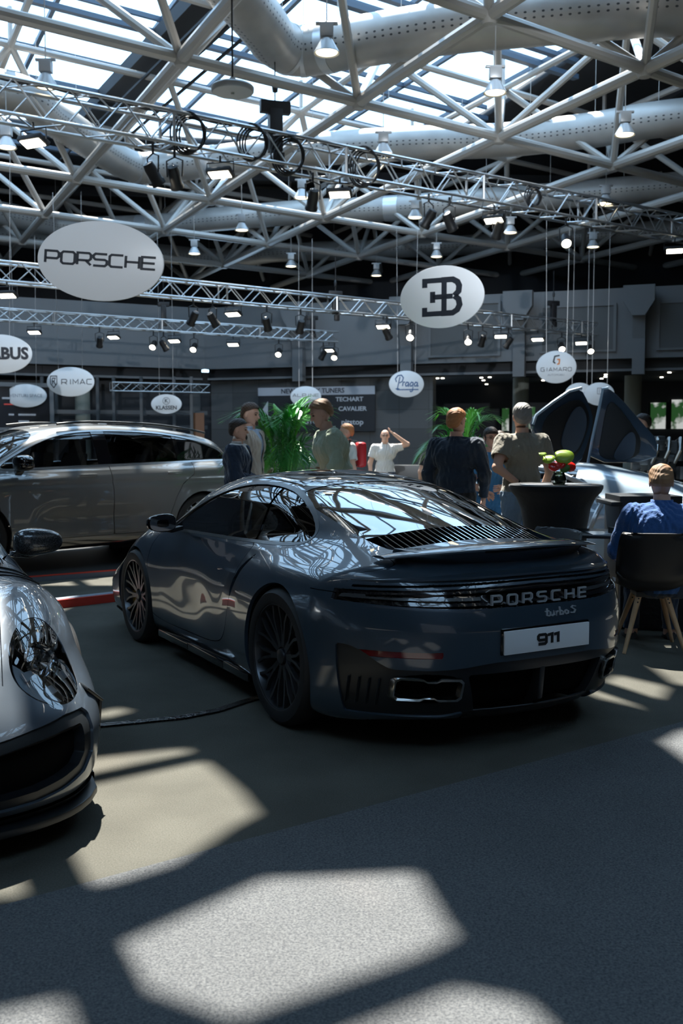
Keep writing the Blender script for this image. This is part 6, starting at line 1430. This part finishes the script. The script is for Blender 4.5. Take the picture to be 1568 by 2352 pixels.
    if beard:
        BF_ = lambda x, y, z: headF(x, y, z)-.005-.002*np.sin(90*y+60*z); Vq, Qq = surface(BF_, (-.14, 0, -.15), (.14, .12, .14), .008); Vq, Tq = cut(Vq, tri(Qq), lambda x, y, z: np.maximum.reduce([z+.034+.2*(x-.09)*(-1), -x+.005, (z+.045)*(x > .085)*1.]), 1e-4); Vq, Tq = cut(Vq, Tq, lambda x, y, z: .012-np.hypot(y*.5, z+.053) if True else 0, 1e-4)
        N = gradF(BF_, Vq); N /= np.linalg.norm(N, axis=1)[:, None]+1e-9; link_mesh('beard', (Vq @ hr.T+hc)*s, Tq, beard, root, True, N @ hr.T)
    if 'glasses' in extras:
        b = MB()
        for sg in (1, -1):
            a = np.linspace(0, 2*PI, 15); b.tube([hr @ np.array((.101-.2*abs(.032*sg+.021*math.cos(t))**1.2, .032*sg+.021*math.cos(t), .003+.017*math.sin(t)))+hc for t in a], .0018, 5); b.tube([hr @ np.array(v)+hc for v in ((.088, .053*sg, .008), (.0, .082*sg, .008))], .0018, 5)
        b.tube([hr @ np.array(v)+hc for v in ((.100, -.011, .006), (.102, .011, .006))], .0018, 5); b.v = [v*s for v in b.v]; b.build('glasses', M['satin_black'], root)
    if 'collar' in extras:
        a = np.linspace(-2.5, 2.5, 17); b = MB(); ax = (hc-J['nb']); ax /= np.linalg.norm(ax); V = []
        for t in a:
            p = J['nb']+ax*.005+np.array((-.066*math.cos(t), .072*math.sin(t), 0)); V += [p, p+ax*.038+(-.003, 0, 0)]
        b.add(V, [(i*2, i*2+2, i*2+3, i*2+1) for i in range(16)]); b.v = [v*s for v in b.v]; b.build('collar', top_mat, root, 60, solid=.006)
    if 'watch' in extras:
        w = J['wl']*.93+J['el']*.07; d = (J['wl']-J['el']); d /= np.linalg.norm(d); b = MB(); b.tube([(w-d*.008)*s, (w+d*.008)*s], .034*s, 14); b.build('wristwatch', M['satin_black'], root)
    return root
HB = mat('brown_hair', (.06, .035, .02), .55, bump=(260, .003)); HD = mat('dark_brown_hair', (.022, .014, .010), .5, bump=(260, .003)); HG = mat('grey_hair', (.26, .25, .235), .55, bump=(260, .003)); HO = mat('ginger_hair', (.48, .21, .08), .55, bump=(260, .003)); HL = mat('blond_hair', (.5, .36, .17), .55, bump=(260, .003)); HC = mat('light_brown_hair', (.30, .17, .085), .55, bump=(260, .003))
navy = cloth('navy_wool', (.014, .032, .068)); beige = cloth('beige_linen', (.58, .53, .46)); blueS = cloth('light_blue_cotton', (.42, .55, .72)); green = cloth('sage_green_cotton', (.40, .47, .34)); white = cloth('white_cotton', (.62, .62, .60)); navyS = cloth('dark_navy_linen', (.012, .026, .050)); khaki = cloth('khaki_knit', (.24, .22, .175)); jeans = cloth('washed_denim', (.20, .32, .48)); blueD = cloth('blue_dress_cloth', (.045, .21, .45)); blueJ = cloth('royal_blue_jacket', (.022, .095, .29)); black = cloth('black_cloth', (.008, .008, .010))
def floor_at(u, v, y): p = ony(u, v, y); return (p[0], p[1], 0)
PH = lambda v, y: ony(0, v, y)[2]
FP = dict(
 a=person('bearded man in navy suit jacket, in profile, left of the green palm', floor_at(545, 970, 10.6), -.10, PH(962, 10.6)+.0, dict(el=(.02, .24, 1.14), wl=(.24, .08, 1.06), er=(.02, -.24, 1.14), wr=(.24, .0, 1.08)), top_mat=white, jacket=navy, bottom=navy, hair=(HD, 'short', .012), beard=HD, extras=('collar',)),
 b=person('tall man in beige blazer and light blue shirt, behind the man in navy suit', floor_at(572, 930, 11.3), -.25, PH(925, 11.3), dict(el=(-.02, .26, 1.14), wl=(.16, .22, 1.02)), top_mat=blueS, jacket=beige, bottom=beige, hair=(HB, 'short', .012), beard=HB, head=(-.2, .1), extras=('collar',)),
 c=person('man in sage green long-sleeved shirt leaning forward and looking down over the coupe roof', floor_at(782, 930, 9.6), PI+.25, 1.90, dict(el=(.05, .30, 1.20), wl=(.28, .12, 1.06), er=(.03, -.30, 1.18), wr=(.24, -.20, 1.0)), lean=.24, top_mat=green, sleeve='mid', bottom=jeans, hair=(HC, 'short', .010), head=(0, .25), build=1.12),
 d=person('bald man in white short-sleeved shirt raising a hand to his glasses, far behind', floor_at(884, 988, 17.5), -PI/2, PH(986, 17.5), dict(el=(.03, .42, 1.50), wl=(.13, .16, 1.69), er=(-.02, -.28, 1.14), wr=(.05, -.27, .90)), top_mat=white, bottom=navy, extras=('glasses', 'collar')),
 e=person('man in white T-shirt with a red backpack, right behind the green shirted man', floor_at(797, 975, 13.6), PI+.2, PH(972, 13.6), top_mat=white, bottom=jeans, hair=(HO, 'short', .006)),
 f=person('person in cream T-shirt far behind, left of the green shirted man', floor_at(738, 1005, 14.3), PI/2+.6, PH(1003, 14.3), top_mat=white, bottom=black, hair=(HB, 'short', .01)),
 g=person('broad man in dark navy shirt with ginger hair, seen from behind', floor_at(1048, 940, 9.6), PI/2-.45, PH(938, 9.6), dict(el=(.0, .29, 1.15), wl=(.10, .27, .92), er=(.0, -.29, 1.15), wr=(.12, -.24, .93)), top_mat=navyS, sleeve='long', bottom=black, hair=(HO, 'short', .014), build=1.12, head=(-.35, 0), hem=.86),
 h=person('woman in blue dress with glasses and dark hair tied back, facing the camera', floor_at(1127, 985, 10.1), -PI/2+.1, PH(981, 10.1), dict(el=(.03, .22, 1.14), wl=(.25, .06, 1.12), er=(.02, -.22, 1.14), wr=(.22, -.10, 1.06)), top_mat=blueD, bottom=blueD, fem=2, hair=(HD, 'long', .010), head=(.1, .0), extras=('glasses',), hem=.88),
 i=person('grey-haired man in khaki polo shirt and washed jeans, hand on his hip, from behind', floor_at(1200, 930, 9.35), PI/2+.35, PH(926, 9.3), dict(el=(-.10, .31, 1.20), wl=(-.12, .10, 1.05), er=(.0, -.30, 1.15), wr=(.12, -.27, .93)), top_mat=khaki, bottom=jeans, hair=(HG, 'short', .014), build=1.04, head=(-.2, 0), extras=('watch',), hem=.88),
 j=person('man with glasses and dark hair mostly hidden behind the woman in blue', floor_at(1148, 990, 12.9), -PI/2-.3, PH(990, 12.9), top_mat=navyS, bottom=black, hair=(HB, 'short', .012), extras=('glasses',)),
 k=person('blond person in black far behind, left of the dark navy shirted man', floor_at(996, 1010, 16.5), PI/2, PH(1009, 16.5), top_mat=black, bottom=black, hair=(HL, 'long', .014), fem=1),
 m=person('man whose head shows above the raised right car door', floor_at(1478, 955, 13.6), PI, PH(950, 13.6), top_mat=black, bottom=black, hair=(HD, 'short', .01)),
)
seatp = ony(1530, 1073, 7.0)
FP['l'] = person('man in royal blue jacket sitting with his back to us on the black chair', (seatp[0], seatp[1], -.475), PI/2-.10, 1.80, dict(el=(.16, .30, 1.18), wl=(.40, .18, 1.12), er=(.16, -.30, 1.18), wr=(.40, -.16, 1.12)), lean=.20, top_mat=blueJ, sleeve='long', bottom=navy, hair=(HC, 'short', .014), seated=True, build=1.14, head=(-.1, .35), hem=.88, extras=('collar',))
bp2 = empty('backpack', (FP['e'].location.x+.17, FP['e'].location.y-.10, 1.28), .4, 'red backpack carried by the man in the white T-shirt', 'backpack')
MB().box((0, 0, 0), (.13, .22, .34)).build('bag', mat('red_nylon', (.50, .012, .02), .5), bp2, 60, bevel=.05); MB().tube([(-.08, -.08, .18), (-.18, -.08, .2), (-.2, -.08, -.05), (-.08, -.08, -.15)], .014, 6).build('strap', M['satin_black'], bp2)
